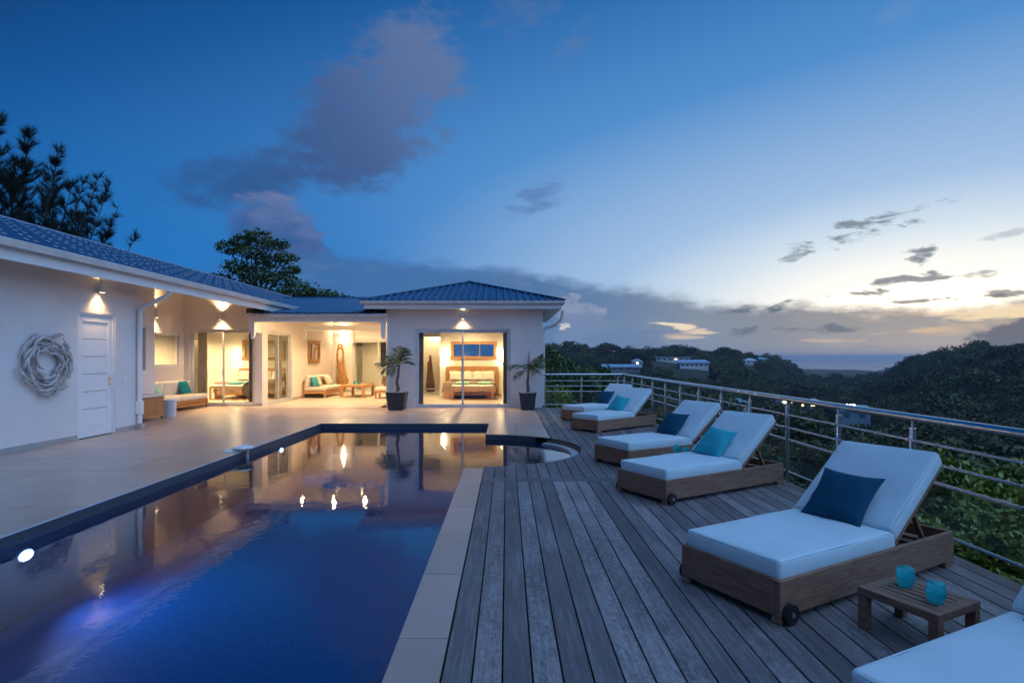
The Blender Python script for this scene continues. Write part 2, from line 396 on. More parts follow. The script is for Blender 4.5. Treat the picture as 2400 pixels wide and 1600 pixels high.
teak = mat('teak', (.42, .20, .075), .45, col2=(.30, .13, .045), vs_=5, stretch=(6, 6, 1), rnd=.08)
teak_h = mat('teak_light', (.50, .25, .10), .45, col2=(.38, .18, .065), vs_=5, stretch=(1, 6, 6), rnd=.08)
oldteak = mat('weathered_teak', (.33, .175, .105), .68, col2=(.185, .090, .055), vs_=6, stretch=(1.2, 9, 9), rnd=.10, bump=.35, bs=18, dist=.4)
oldteak_y = mat('weathered_teak_end', (.33, .175, .105), .68, col2=(.185, .090, .055), vs_=6, stretch=(9, 1.2, 9), rnd=.10, bump=.35, bs=18, dist=.4)
cush = mat('cushion_canvas', (.62, .76, .80), .9, col2=(.58, .72, .76), vs_=6, bump=.12, bs=240, spec=.2)
cream = mat('cream_canvas', (.78, .72, .62), .9, spec=.2, bump=.1, bs=200)
blue_p = mat('petrol_fabric', (.010, .085, .15), .85, col2=(.008, .068, .12), spec=.15, bump=.15, bs=200)
turq_p = mat('turquoise_fabric', (.05, .48, .55), .85, col2=(.025, .36, .46), spec=.15, bump=.15, bs=200)
mint_p = mat('mint_fabric', (.30, .58, .50), .85, spec=.15)
teal_p = mat('teal_fabric', (.01, .17, .23), .85, spec=.15)
black = mat('black_rubber', (.012, .012, .013), .5)
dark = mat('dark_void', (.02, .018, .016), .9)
leaf = mat('leaf', (.075, .115, .022), .55, col2=(.028, .055, .012), vs_=1.3, rnd=.25)
leaf_y = mat('leaf_bright', (.29, .31, .030), .5, col2=(.09, .13, .014), vs_=2.2, rnd=.18)
leaf_d = mat('leaf_dark', (.018, .028, .010), .7, col2=(.010, .016, .006), vs_=1.0, rnd=.3)
scrub = mat('scrub_leaf', (.105, .115, .032), .75, col2=(.042, .052, .016), vs_=.5, rnd=.62)
bark = mat('bark', (.11, .08, .06), .9, col2=(.06, .045, .035), vs_=8)
palm_l = mat('palm_leaf', (.10, .13, .028), .5, col2=(.05, .075, .018), vs_=4, rnd=.2)
palm_t = mat('palm_trunk', (.16, .115, .095), .85, col2=(.09, .065, .055), vs_=12)

# ================================================================ TERRAIN, SEA
def interp(x, xs, ys): return np.interp(x, xs, ys)
AZ_K = [-3.2, -.6, .05, .14, .24, .32, .385, .44, .49, .545, .585, .62, .66, .71, .76, .83, 1.0, 1.6, 3.2]
V_K  = [.000, .000, .001, .0030, .004, .000, -.006, -.014, -.024, -.024, -.024, -.020, -.010, -.003, .001, .003, .006, .0, .0]
D_K  = [420, 420, 420, 410, 400, 400, 420, 520, 900, 900, 700, 420, 340, 320, 310, 300, 280, 300, 420]
def th(X, Y):
    X = np.asarray(X, float); Y = np.asarray(Y, float)
    r = np.hypot(X, Y); a = np.arctan2(X, Y)
    base = interp(r, [0, 6, 15, 40, 90, 135, 220, 400, 900, 1500, 2500, 9000], [-2.3, -2.5, -4.2, -8.0, -12.5, -15, -18.5, -20, -24, -30, -40, -40])
    v = interp(a, AZ_K, V_K); D = interp(a, AZ_K, D_K)
    zr = H+v*D*np.maximum(np.cos(a), .3)
    t = np.clip((r-(D*.42))/(D*.58), 0, 1); t = t*t*(3-2*t)*.55+t*.45
    z = base+(zr-base)*t
    back = np.clip((r-D)/700, 0, 1); back = back*back*(3-2*back)
    z = z*(1-back)+np.minimum(z, -40)*back
    und = (np.sin(X*.021+1.3)*np.cos(Y*.017+.4)*2.2+np.sin(X*.052+Y*.031)*1.1)*np.clip((r-60)/200, 0, 1)*np.clip(1-back*2, 0, 1)
    return z+und
thf = lambda x, y: float(th(x, y))
rs = np.concatenate([[0.01, 2.5], np.geomspace(4, 2200, 115)]); na = 300
aa = np.linspace(-PI, PI, na, endpoint=False)
RR, AA = np.meshgrid(rs, aa, indexing='ij'); XX = RR*np.sin(AA); YY = RR*np.cos(AA); ZZ = th(XX, YY)
vv = np.stack([XX, YY, ZZ], -1).reshape(-1, 3)
ii, jj = np.meshgrid(np.arange(len(rs)-1), np.arange(na), indexing='ij'); j2 = (jj+1) % na
qq = np.stack([ii*na+jj, ii*na+j2, (ii+1)*na+j2, (ii+1)*na+jj], -1).reshape(-1, 4)[:, ::-1]
ground_m = mat('hillside_soil', (.055, .052, .028), .95, col2=(.028, .034, .014), vs_=.06, det=8)
tm = from_np('hillside', vv, qq); tm.polygons.foreach_set('use_smooth', [True]*len(tm.polygons))
tag(ob('hillside', tm, ground_m), kind='structure')
sea_m = mat('sea_water', (.10, .14, .19), .35, spec=.5, vs_=.002)
sr = np.array([500., 900, 1500, 2500, 4500, 9000]); sa = np.linspace(-PI, PI, 96, endpoint=False)
RR, AA = np.meshgrid(sr, sa, indexing='ij'); vv = np.stack([RR*np.sin(AA), RR*np.cos(AA), np.full_like(RR, -26.)], -1).reshape(-1, 3)
ii, jj = np.meshgrid(np.arange(len(sr)-1), np.arange(96), indexing='ij'); j2 = (jj+1) % 96
qq = np.stack([ii*96+jj, ii*96+j2, (ii+1)*96+j2, (ii+1)*96+jj], -1).reshape(-1, 4)[:, ::-1]
tag(ob('sea', from_np('sea', vv, qq), sea_m), kind='structure')

# ================================================================ POOL
PX0, PX1, PY0, PY1 = -4.36, -.60, -1.5, 13.40      # main basin
SC, SR, SX = (-.43, 9.84), 1.69, -.43               # round bay
WZ = -.115
def arc(r, a0, a1, n): return [(SC[0]+r*math.cos(a0+(a1-a0)*i/n), SC[1]+r*math.sin(a0+(a1-a0)*i/n)) for i in range(n+1)]
pool_poly = [(PX0, PY0), (PX1, PY0), (PX1, 8.02), (SX, 8.02)]+arc(SR, -PI/2, PI/2, 40)+[(SX, PY1), (PX0, PY1)]
pool_m = bpy.data.materials.new('pool_mosaic'); pool_m.use_nodes = True; t = pool_m.node_tree; b = t.nodes['Principled BSDF']
tco = t.nodes.new('ShaderNodeTexCoord'); vo = t.nodes.new('ShaderNodeTexVoronoi'); vo.inputs['Scale'].default_value = 55; vo.distance = 'CHEBYCHEV'; vo.inputs['Randomness'].default_value = .35
t.links.new(tco.outputs['Object'], vo.inputs['Vector'])
nz = t.nodes.new('ShaderNodeTexNoise'); nz.inputs['Scale'].default_value = .6; t.links.new(tco.outputs['Object'], nz.inputs['Vector'])
sp = t.nodes.new('ShaderNodeSeparateColor'); t.links.new(vo.outputs['Color'], sp.inputs[0])
rp = t.nodes.new('ShaderNodeValToRGB'); e = rp.color_ramp.elements
e[0].color = (.006, .075, .20, 1); e[1].color = (.012, .125, .32, 1); t.links.new(sp.outputs[0], rp.inputs[0])
t.links.new(rp.outputs[0], b.inputs['Base Color']); b.inputs['Roughness'].default_value = .5
band_m = mat('waterline_mosaic', (.055, .065, .085), .5, col2=(.02, .03, .05), vs_=55, det=1)
m = MB(); n = len(pool_poly)
m.v = [(x, y, -.112) for x, y in pool_poly]+[(x, y, -.82) for x, y in pool_poly]
for i in range(n): j = (i+1) % n; m.f.append((i, n+i, n+j, j))
me = m.mesh('pool_wall'); pool = ob('pool', me, pool_m); tag(pool, kind='structure')
fl = MB(); fl.prism([(PX0-.1, PY0-.1), (SX+2, PY0-.1), (SX+2, PY1+.1), (PX0-.1, PY1+.1)], -.92, -.82); fl.build('pool_floor', pool_m, pool)
# broad shallow steps at the far end under water
stp = MB(); stp.box((PX0+.004, 12.2, -.816), (SX-.004, PY1-.004, -.52)); stp.build('underwater_step', pool_m, pool)
wm = bpy.data.materials.new('pool_water'); wm.use_nodes = True; t = wm.node_tree; t.nodes.clear()
tr = t.nodes.new('ShaderNodeBsdfTransparent'); tr.inputs[0].default_value = (.42, .72, .95, 1)
gl = t.nodes.new('ShaderNodeBsdfGlossy'); gl.inputs['Roughness'].default_value = .018
fr_ = t.nodes.new('ShaderNodeFresnel'); fr_.inputs[0].default_value = 1.5
tco = t.nodes.new('ShaderNodeTexCoord')
def wb(sc, stre, dst, prev=None, stretch=(1, 1, 1)):
    mp = t.nodes.new('ShaderNodeMapping'); mp.inputs['Scale'].default_value = stretch; t.links.new(tco.outputs['Object'], mp.inputs[0])
    n2 = t.nodes.new('ShaderNodeTexNoise'); n2.inputs['Scale'].default_value = sc; n2.inputs['Detail'].default_value = 2; n2.inputs['Roughness'].default_value = .4; t.links.new(mp.outputs[0], n2.inputs['Vector'])
    bp = t.nodes.new('ShaderNodeBump'); bp.inputs['Strength'].default_value = stre; bp.inputs['Distance'].default_value = dst; t.links.new(n2.outputs['Fac'], bp.inputs['Height'])
    if prev: t.links.new(prev, bp.inputs['Normal'])
    return bp.outputs[0]
nn = wb(.9, 1, .0018); nn = wb(6, 1, .0010, nn); nn = wb(24, 1, .00028, nn)
t.links.new(nn, gl.inputs['Normal'])
gn_ = t.nodes.new('ShaderNodeMath'); gn_.operation = 'MULTIPLY'; gn_.use_clamp = True; gn_.inputs[1].default_value = 1.45; t.links.new(fr_.outputs[0], gn_.inputs[0])
mx = t.nodes.new('ShaderNodeMixShader'); t.links.new(gn_.outputs[0], mx.inputs[0]); t.links.new(tr.outputs[0], mx.inputs[1]); t.links.new(gl.outputs[0], mx.inputs[2])
o = t.nodes.new('ShaderNodeOutputMaterial'); t.links.new(mx.outputs[0], o.inputs[0])
m = MB(); m.v = [(x, y, WZ) for x, y in pool_poly]; m.f = [tuple(range(n))]; wo_ = m.build('pool_water', wm); tag(wo_, kind='structure')
if wo_.data.polygons[0].normal.z < 0: wo_.data.flip_normals()
# underwater lamps in the left wall
lens_m = emis('pool_lamp_glow', (.62, .74, 1.0), 14)
for k, (ly, lab) in enumerate(((5.16, 'glowing blue round lamp under water, nearest in the left pool wall'), (11.0, 'small glowing lamp under water toward the far end of the left pool wall'))):
    lp = empty('pool_lamp', (PX0, ly, -.235), 0, lab, 'pool lamp', 'underwater pool lamps')
    MB().tube([(0, 0, 0), (.02, 0, 0)], .092, 24).build('rim', whitep, lp)
    MB().tube([(.0205, 0, 0), (.028, 0, 0)], .075, 24).build('lens', lens_m, lp)
    for ch_ in lp.children: ch_.scale = (1, 1, .58)
    L = bpy.data.lights.new('pool_lamp_beam', 'SPOT'); L.energy = (150, 45)[k]; L.color = (.66, .52, 1.0); L.spot_size = R(135); L.spot_blend = 1.0; L.shadow_soft_size = .05
    lo_ = bpy.data.objects.new('beam', L); col.objects.link(lo_); lo_.parent = lp; lo_.location = (.07, 0, 0)
    lo_.rotation_euler = Vector((-1, -.30, .12)).to_track_quat('Z', 'Y').to_euler()

# ================================================================ TERRACE (tiles on a slab)
ter = MB()
ter.box((-10.45, -3, -.30), (PX0-.03, 18.35, -.014)); ter.box((PX0-.03, PY1+.03, -.30), (.835, 17.75, -.014)); ter.box((SX+.03, 11.6, -.30), (.835, PY1+.03, -.014))
ter.box((PX0-.03, -3, -.30), (PX1+.30, PY0-.03, -.014)); ter.box((PX1+.03, PY0, -.30), (PX1+.27, 8.0, -.014))
terrace = ter.build('terrace', grout); tag(terrace, kind='structure')
tcache = {}
def tile(x0, y0, x1, y1, name='tile', mt=None, z1=0., th_=.013, par=None):
    g = .0034; w, d = round(x1-x0-2*g, 4), round(y1-y0-2*g, 4); key = (w, d, th_, name)
    if key not in tcache: tcache[key] = MB().box((0, 0, -th_), (w, d, 0)).mesh(name)
    o = ob(name, tcache[key], mt or tilem, par or terrace, (x0+g, y0+g, z1)); return o
def tpoly(poly, name='tile', mt=None, par=None, th_=.013):
    return MB().prism(poly, -th_, 0).build(name, mt or tilem, par or terrace)
RW = .93125; ys = [PY0+RW*i for i in range(16)]+[PY1]
rows_all = [PY0-RW*1.6]+[PY0+RW*i for i in range(17)]+[PY1+.93*i for i in (1, 2, 3, 4)]+[17.6]
colsL = [-8.04+.9075*i for i in range(5)]; colsL[-1] = PX0-.012
def rowsbetween(a, b): 
    r = [a]+[y for y in rows_all if a+.03 < y < b-.03]+[b]; return list(zip(r[:-1], r[1:]))
for y0, y1 in rowsbetween(-3, 17.6):
    for i in range(4): tile(colsL[i], y0, colsL[i+1], y1)
for y0, y1 in rowsbetween(12.54, 18.2):
    for x0, x1 in ((-10.45, -9.85), (-9.85, -8.945), (-8.945, -8.04)): tile(x0, y0, x1, y1)
for x0, x1 in zip(colsL[:-1], colsL[1:]):
    if x1 < -7: tile(x0, 17.6, x1, 18.2)
bc = [PX0-.012+.866*i for i in range(7)]; bc[-1] = .835
for y0, y1 in rowsbetween(PY1+.012, 17.6):
    for i in range(6): tile(bc[i], y0, bc[i+1], y1)
def yarc(x): return SC[1]+math.sqrt(max(SR**2-(x-SC[0])**2, 0))
for x0, x1 in ((SX+.012, .20), (.20, .833)):
    for y0, y1 in ((12.47, PY1+.012),): tile(x0, y0, x1, y1)
    pts = [(x0+(x1-x0)*i/8+(.003 if i == 0 else -.003 if i == 8 else 0), yarc(x0+(x1-x0)*i/8)+.012) for i in range(9)]
    tpoly(pts+[(x1-.003, 12.467), (x0+.003, 12.467)])
for y0, y1 in rowsbetween(-3, PY0-.012): tile(PX0-.012, y0, -2.48, y1); tile(-2.48, y0, PX1+.28, y1)
for y0, y1 in rowsbetween(PY0-.012, 8.0): tile(PX1, y0, PX1+.278, y1, name='coping_tile', th_=.045)
# dark mosaic riser and pale trim round the basin
rim = MB()
for (a, b2) in (((PX0-.012, PY0), (PX0-.012, PY1)), ((PX0-.012, PY1+.012), (SX, PY1+.012)), ((SX+.012, PY1), (SX+.012, 11.53))):
    x0, x1 = sorted((a[0], b2[0])); y0, y1 = sorted((a[1], b2[1])); rim.box((x0-.011, y0-.011, -.30), (x1+.011, y1+.011, -.006))
rim.build('waterline_band', band_m, pool)
trim = MB()
trim.box((PX0-.010, PY0, -.0055), (PX0+.012, PY1-.002, .004)); trim.build('edge_trim', mat('edge_trim', (.50, .56, .62), .35), pool)
wall_arc = MB(); ain = arc(SR-.001, PI*.30, PI/2, 14); aout = arc(SR+.02, PI*.30, PI/2, 14)
wall_arc.prism(ain+aout[::-1], -.30, -.014); wall_arc.build('waterline_band', band_m, pool)
# overflow rim of the round bay on the deck side
ov = MB(); ov.prism(arc(SR-.16, -PI*.13, PI*.245, 26)+arc(SR-.03, -PI*.13, PI*.245, 26)[::-1], -.60, -.085)
ov.build('overflow_rim', mat('overflow_rim', (.45, .46, .50), .5), pool)
lip = MB(); lip.prism(arc(SR-.006, -PI/2, PI*.245, 40)+arc(SR+.03, -PI/2, PI*.245, 40)[::-1], -.40, -.04); lip.build('bay_wall', mat('bay_wall', (.20, .15, .12), .7), pool)

# ================================================================ DECK
deckm = bpy.data.materials.new('weathered_deck'); deckm.use_nodes = True; t = deckm.node_tree; b = t.nodes['Principled BSDF']
tco = t.nodes.new('ShaderNodeTexCoord'); oi = t.nodes.new('ShaderNodeObjectInfo'); geo = t.nodes.new('ShaderNodeNewGeometry')
def vmath(op, a, bb):
    n2 = t.nodes.new('ShaderNodeVectorMath'); n2.operation = op
    for s_, v_ in zip(n2.inputs, (a, bb)):
        if isinstance(v_, tuple): s_.default_value = v_
        else: t.links.new(v_, s_)
    return n2.outputs[0]
cx = t.nodes.new('ShaderNodeCombineXYZ'); [t.links.new(oi.outputs['Random'], cx.inputs[i]) for i in range(3)]
vec = vmath('ADD', geo.outputs['Position'], vmath('MULTIPLY', cx.outputs[0], (41., 67., 23.)))
def nse(stretch, sc, det=4, dist=0., ro=.6):
    n2 = t.nodes.new('ShaderNodeTexNoise'); t.links.new(vmath('MULTIPLY', vec, stretch), n2.inputs['Vector'])
    n2.inputs['Scale'].default_value = sc; n2.inputs['Detail'].default_value = det; n2.inputs['Distortion'].default_value = dist; n2.inputs['Roughness'].default_value = ro; return n2.outputs['Fac']
grain = nse((26, 1.1, 26), 2.2, 6, .6); wav = nse((9, 5.5, 9), 1.6, 3, 2.4); patch = nse((1.2, .5, 1.2), 1.5, 4)
def mr(v, a, bb, c_, d_):
    n2 = t.nodes.new('ShaderNodeMapRange'); n2.inputs[1].default_value = a; n2.inputs[2].default_value = bb; n2.inputs[3].default_value = c_; n2.inputs[4].default_value = d_; t.links.new(v, n2.inputs[0]); return n2.outputs[0]
def mm(op, a, bb):
    n2 = t.nodes.new('ShaderNodeMath'); n2.operation = op
    for s_, v_ in zip(n2.inputs, (a, bb)):
        if isinstance(v_, (int, float)): s_.default_value = v_
        else: t.links.new(v_, s_)
    return n2.outputs[0]
wv = mm('MULTIPLY', mr(wav, .42, .68, 0, 1), mr(oi.outputs['Random'], .6, .9, .04, .30))
val = mm('ADD', mm('ADD', mr(grain, .3, .7, -.16, .16), mr(patch, .3, .7, -.17, .17)), mm('ADD', wv, mr(oi.outputs['Random'], 0, 1, .40, .58)))
rp = t.nodes.new('ShaderNodeValToRGB'); e = rp.color_ramp.elements; e.new(.5)
e[0].position = .1; e[0].color = (.062, .052, .052, 1); e[1].position = .5; e[1].color = (.165, .142, .142, 1); e[2].position = 1; e[2].color = (.40, .36, .36, 1)
t.links.new(val, rp.inputs[0]); t.links.new(rp.outputs[0], b.inputs['Base Color']); b.inputs['Roughness'].default_value = .58; b.inputs['Specular IOR Level'].default_value = .35
bp = t.nodes.new('ShaderNodeBump'); bp.inputs['Strength'].default_value = .5; bp.inputs['Distance'].default_value = .004; t.links.new(grain, bp.inputs['Height']); t.links.new(bp.outputs[0], b.inputs['Normal'])
DX0, DX1, DE = -.318, 3.52, 17.55
sub_ = MB(); sub_.box((DX0, -3, -.34), (DX1-.01, 8.0, -.09)); sub_.box((1.28, 8.0, -.34), (DX1-.01, DE, -.09)); sub_.box((.84, 11.3, -.34), (1.28, DE, -.09)); sub_.box((PX1+.3, 7.2, -.34), (1.28, 8.0, -.092))
deck = sub_.build('deck', dark); tag(deck, kind='structure')
NB = 26; PW = (DX1-DX0)/NB; GAP = .009
SEAM0, CB0, CB1, SEAM1 = -3., 7.165, 7.345, 12.94
def ylow(x): return SC[1]-math.sqrt(max(SR**2-(x-SC[0])**2, 0))
def board(poly):
    cxx = sum(p[0] for p in poly)/len(poly); cyy = sum(p[1] for p in poly)/len(poly)
    dz_ = random.uniform(-.0015, .001)
    return MB().prism([(x-cxx, y-cyy) for x, y in poly], -.028, 0).build('board', deckm, deck, (cxx, cyy, dz_), bevel=.0025)
def strip(x0, x1, y0, y1, f0=None, f1=None, n=5):
    xs = [x0+(x1-x0)*i/n for i in range(n+1)]
    lo_ = [(x, f0(x)) for x in xs] if f0 else [(x0, y0), (x1, y0)]
    hi_ = [(x, f1(x)) for x in reversed(xs)] if f1 else [(x1, y1), (x0, y1)]
    board(lo_+hi_)
RO = SR+.012
for k in range(NB):
    x0, x1 = DX0+PW*k+GAP/2, DX0+PW*(k+1)-GAP/2; xm = (x0+x1)/2
    cut = random.uniform(-.5, 2.2)
    strip(x0, x1, SEAM0, cut-.002); strip(x0, x1, cut+.002, CB0-.004)
    inside = x0 < SC[0]+RO
    if not inside:
        strip(x0, x1, CB1+.004, SEAM1-.003); strip(x0, x1, SEAM1+.003, DE)
    else:
        fl_ = lambda x: SC[1]-math.sqrt(max(RO**2-(x-SC[0])**2, 0)); fh_ = lambda x: SC[1]+math.sqrt(max(RO**2-(x-SC[0])**2, 0))
        strip(x0, x1, CB1+.004, 0, f1=fl_)
        if x0 > .83:
            strip(x0, x1, 0, SEAM1-.003, f0=fh_); strip(x0, x1, SEAM1+.003, DE)
        elif x1 > .84:
            strip(.842, x1, 0, SEAM1-.003, f0=fh_); strip(.842, x1, SEAM1+.003, DE)
MB().box((DX0, CB0, -.028), (DX1, CB1, .0015)).build('board', deckm, deck, bevel=.0025)

# ================================================================ RAILING
def railing(label, pts, ends):
    r = empty('railing', pts[0], 0, label, 'railing'); o0 = Vector(pts[0])
    p = [Vector(q)-o0 for q in pts]; d = (p[-1]-p[0]).normalized(); nrm = Vector((-d.y, d.x, 0))
    a, b2 = p[0]+d*ends[0], p[-1]+d*ends[1]
    MB().tube([a+Vector((0, 0, 1.02)), b2+Vector((0, 0, 1.02))], .034, 16).build('handrail', steel, r, smooth=40)
    for q in p:
        MB().tube([q+Vector((0, 0, -.22)), q+Vector((0, 0, .925))], .028, 14).tube([q+Vector((0, 0, .925)), q+Vector((0, 0, 1.0))], .011, 10).build('post', steel, r, smooth=40)
        MB().tube([q+Vector((0, 0, -.225)), q+Vector((0, 0, -.21))], .05, 14).build('base_plate', steel, r, smooth=40)
    for z in (.825, .665):
        MB().tube([a+nrm*.042+Vector((0, 0, z)), b2+nrm*.042+Vector((0, 0, z))], .011, 10).build('rail', steel, r, smooth=40)
        for q in p: MB().tube([q+nrm*.024+Vector((0, 0, z)), q+nrm*.056+Vector((0, 0, z))], .013, 10).build('clamp', steel, r, smooth=40)
    for q0, q1 in zip(p[:-1], p[1:]):
        for z in (.502, .095): MB().tube([q0+d*.02+Vector((0, 0, z)), q1-d*.02+Vector((0, 0, z))], .0125, 10).build('rail', steel, r, smooth=40)
        u0, u1 = q0+d*.055, q1-d*.055
        MB().bar(u0+Vector((0, 0, .2985)), u1+Vector((0, 0, .2985)), .008, .380).build('glass_pane', glass_rail, r)
    return r
railing('stainless railing with glass panels along the valley side of the wooden deck', [(3.58, 17.42-1.125*i, 0) for i in range(18)][::-1], (-.2, .19))
railing('short stainless railing across the far end of the deck beside the villa', [(1.175, 17.60, 0), (2.30, 17.60, 0), (3.42, 17.60, 0)], (-.06, .19))

# ================================================================ VILLA
villa = empty('villa', (-5, 17.6, 0), 0, 'white single-storey villa with blue metal roofs and lit sliding doors', 'villa')
VO = Vector(villa.location)
def V(mb, name, mt, parent=None, **k):      # build with world coordinates under the villa
    p = parent or villa
    o = mb.build(name, mt, p, **k)
    base = Vector((0, 0, 0)); q = p
    while q: base += Vector(q.location); q = q.parent
    o.location = -base; return o
def wall_boxes(mb, axis, a0, a1, c0, c1, z0, z1, ops=()):
    def bx_(u0, u1, w0, w1):
        if u1-u0 < .001 or w1-w0 < .001: return
        if axis == 'x': mb.box((u0, c0, w0), (u1, c1, w1))
        else: mb.box((c0, u0, w0), (c1, u1, w1))
    cur = a0
    for (o0, o1, b0, b1) in sorted(ops):
        bx_(cur, o0, z0, z1); bx_(o0, o1, z0, b0); bx_(o0, o1, b1, z1); cur = o1
    bx_(cur, a1, z0, z1); return mb
def wall(axis, a0, a1, c0, c1, z0, z1, ops=(), mt=None):
    return V(wall_boxes(MB(), axis, a0, a1, c0, c1, z0, z1, ops), 'wall', mt or plaster)
SL = .335                                    # pitch of the long wing
def zr(x): return 3.10+SL*(abs(x)-7.2)       # underside of its soffit
XW, XB, XR, XS = -8.04, -9.30, -10.28, -7.79 # wing wall, chest wall, recess wall, lounge side wall
FY, LY, BY = 17.60, 18.20, 25.60
# --- long wing: door wall with rebate for the door
DY0, DY1, DZ = 10.71, 11.74, 2.405
V(wall_boxes(MB(), 'y', -3, 12.54, XW-.25, XW, 0, zr(XW)-.002, [(DY0, DY1, 0, DZ)]), 'wall', plaster)
V(wall_boxes(MB(), 'x', XB-.25, XW-.25, 12.29, 12.54, 0, zr(XW)-.002), 'wall', plaster)
V(wall_boxes(MB(), 'y', 12.54, 15.1, XB-.25, XB, 0, zr(XB)-.002, [(13.35, 14.72, 1.22, 2.32)]), 'wall', plaster)
V(wall_boxes(MB(), 'x', XR-.2, XB-.25, 14.9, 15.1, 0, zr(XB)-.002), 'wall', plaster)
V(wall_boxes(MB(), 'y', 15.1, 18.45, XR-.25, XR, 0, zr(XR)-.002, [(16.55, 17.98, 1.28, 2.27)]), 'wall', plaster)
m = wall_boxes(MB(), 'x', XR, XS, LY, LY+.22, 0, 3.0, [(-10.10, -8.03, .0, 2.44)])
m.extr([(XR, LY, 3.0), (XS, LY, 3.0), (XS, LY, zr(XS)-.002), (XR, LY, zr(XR)-.002)], (0, .22, 0)); V(m, 'wall', plaster)
V(wall_boxes(MB(), 'y', LY+.22, BY, XS-.22, XS, 0, 3.28, [(18.62, 20.75, .0, 2.42)]), 'wall', plaster)
# skirtings
for A_, B_ in (((XW, -3, .001), (XW+.012, DY0-.02, .095)), ((XW, DY1+.02, .001), (XW+.012, 12.33, .095)), ((XR+.001, LY-.012, .001), (-10.14, LY, .095)), ((-10.14, LY-.012, .001), (-8.0, LY, .05)),
               ((-8.0, LY-.012, .001), (XS, LY, .095)), ((XS, 20.82, .001), (XS+.012, BY-.001, .095)), ((XS+.012, BY-.012, .001), (-6.95, BY, .095))):
    V(MB().box(A_, B_), 'skirting', skirt_m)
# --- lounge: back wall, ceiling with rafters, front beam, inner beam, brackets
wall('x', XS-.2, -3.72, BY, BY+.2, 0, 3.9, [(-6.93, -4.6, 0, 2.33)])
wall('y', FY+.25, 22.4, -3.72, -3.50, 0, 3.0)
V(MB().box((XS, FY-.15, -.30), (-3.72, BY, .004)), 'floor', floor_in)
def zl(y): return 2.80+.15*(y-17.3)
m = MB(); m.extr([(XS, 17.35, zl(17.35)), (-3.72, 17.35, zl(17.35)), (-3.72, BY, zl(BY)), (XS, BY, zl(BY))], (0, 0, .05)); V(m, 'ceiling', whitep)
for i in range(8):
    x = XS+.30+i*.50
    V(MB().bar((x, 17.5, zl(17.5)-.06), (x, BY, zl(BY)-.06), .07, .118), 'rafter', whitep)
V(MB().box((XS, 17.36, 2.625), (-3.73, 17.50, 2.79)), 'front_beam', whitep)
V(MB().box((-7.95, 17.22, 2.76), (-3.60, 17.357, 2.868)), 'gutter', gutter_m, bevel=.012)
V(MB().box((XS, 21.8, 2.575), (-3.72, 21.95, 2.76)), 'inner_beam', whitep)
def bracket(x, y, z, h, s=1):
    m = MB(); pr = [(0, 0), (.11*s, 0), (.11*s, -h*.78), (.075*s, -h*.86), (.10*s, -h*.93), (.03*s, -h), (0, -h)]
    m.extr([(x+p, y, z+q) for p, q in pr], (0, .10, 0)); V(m, 'bracket', whitep)
bracket(XS+.001, 17.38, 2.623, .52); bracket(-3.722, 17.38, 2.623, .52, -1); bracket(XS+.001, 21.83, 2.573, .38)
m = MB(); m.box((XS-.18, 17.62, 2.32), (XS-.02, 18.198, 2.9)); V(m, 'bracket', whitep)
V(MB().box((XS-.1, 17.52, 2.80), (XS-.0, 18.19, 2.95)), 'rafter_end', whitep)
bracket(-6.9, BY-.22, 2.9, .75)
# --- pavilion
PXL, PXR, PYB = -3.72, 1.10, 26.7
wall('x', PXL, PXR, FY, FY+.22, 0, 3.02, [(-2.83, .11, 0, 2.42)])
wall('y', FY+.22, PYB, PXR-.22, PXR, 0, 3.02)
m = MB(); m.box((-2.72, 23.2, 0), (.88, 23.35, 3.0)); V(m, 'wall', plaster_in)
m = MB(); m.box((-4.05, 22.4, 0), (-3.95, PYB, 3.0)); m.box((-3.95, PYB-.1, 0), (-2.6, PYB, 3.0)); m.box((-2.72, 23.35, 0), (-2.62, PYB-.1, 3.0)); m.box((-3.95, 22.4, 0), (-3.50, 22.5, 3.0)); V(m, 'wall', plaster_in)
V(MB().box((-3.95, 24.3, 2.42), (-2.72, 24.42, 3.0)), 'lintel', plaster_in)
V(MB().box((-3.95, FY+.03, -.30), (.88, PYB, .004)), 'floor', floor_in)
V(MB().box((-4.05, FY+.22, 3.02), (PXR-.22, PYB, 3.06)), 'ceiling', whitep)
# --- front bedroom and the room behind the recess window
m = MB(); m.box((-13.6, 23.4, 0), (XS-.22, 23.55, 2.9)); m.box((-13.6, 18.43, 0), (-13.5, 23.4, 2.9)); V(m, 'wall', plaster_in)
V(MB().box((-13.6, LY+.05, -.30), (XS-.22, 23.4, .004)), 'floor', floor_in)
V(MB().box((-13.6, LY+.22, 2.9), (XS-.22, 23.5, 2.95)), 'ceiling', whitep)
m = MB(); m.box((-13.6, 12.6, 0), (-13.5, 18.42, 2.9)); m.box((-13.5, 12.29, 0), (XB-.25, 12.54, 2.9)); m.box((-13.5, 18.2, 0), (XR-.25, 18.42, 2.9)); V(m, 'wall', plaster_in)
V(MB().box((-13.6, 12.5, 2.9), (XR-.25, 18.42, 2.95)), 'ceiling', whitep)
V(MB().box((XR-.25, 12.54, 2.9), (XB-.25, 14.9, 2.95)), 'ceiling', whitep)
# --- back bedroom seen through the lounge
m = MB(); m.box((-8.2, 30.4, 0), (-3.4, 30.5, 3.2)); m.box((-8.2, 25.8, 0), (-8.1, 30.4, 3.2)); m.box((-3.5, 26.7, 0), (-3.4, 30.4, 3.2)); V(m, 'wall', plaster_in)
V(MB().box((-8.2, BY, -.30), (-3.4, 30.5, .003)), 'floor', floor_in)
V(MB().box((-8.2, BY+.2, 3.2), (-3.4, 30.5, 3.25)), 'ceiling', whitep)

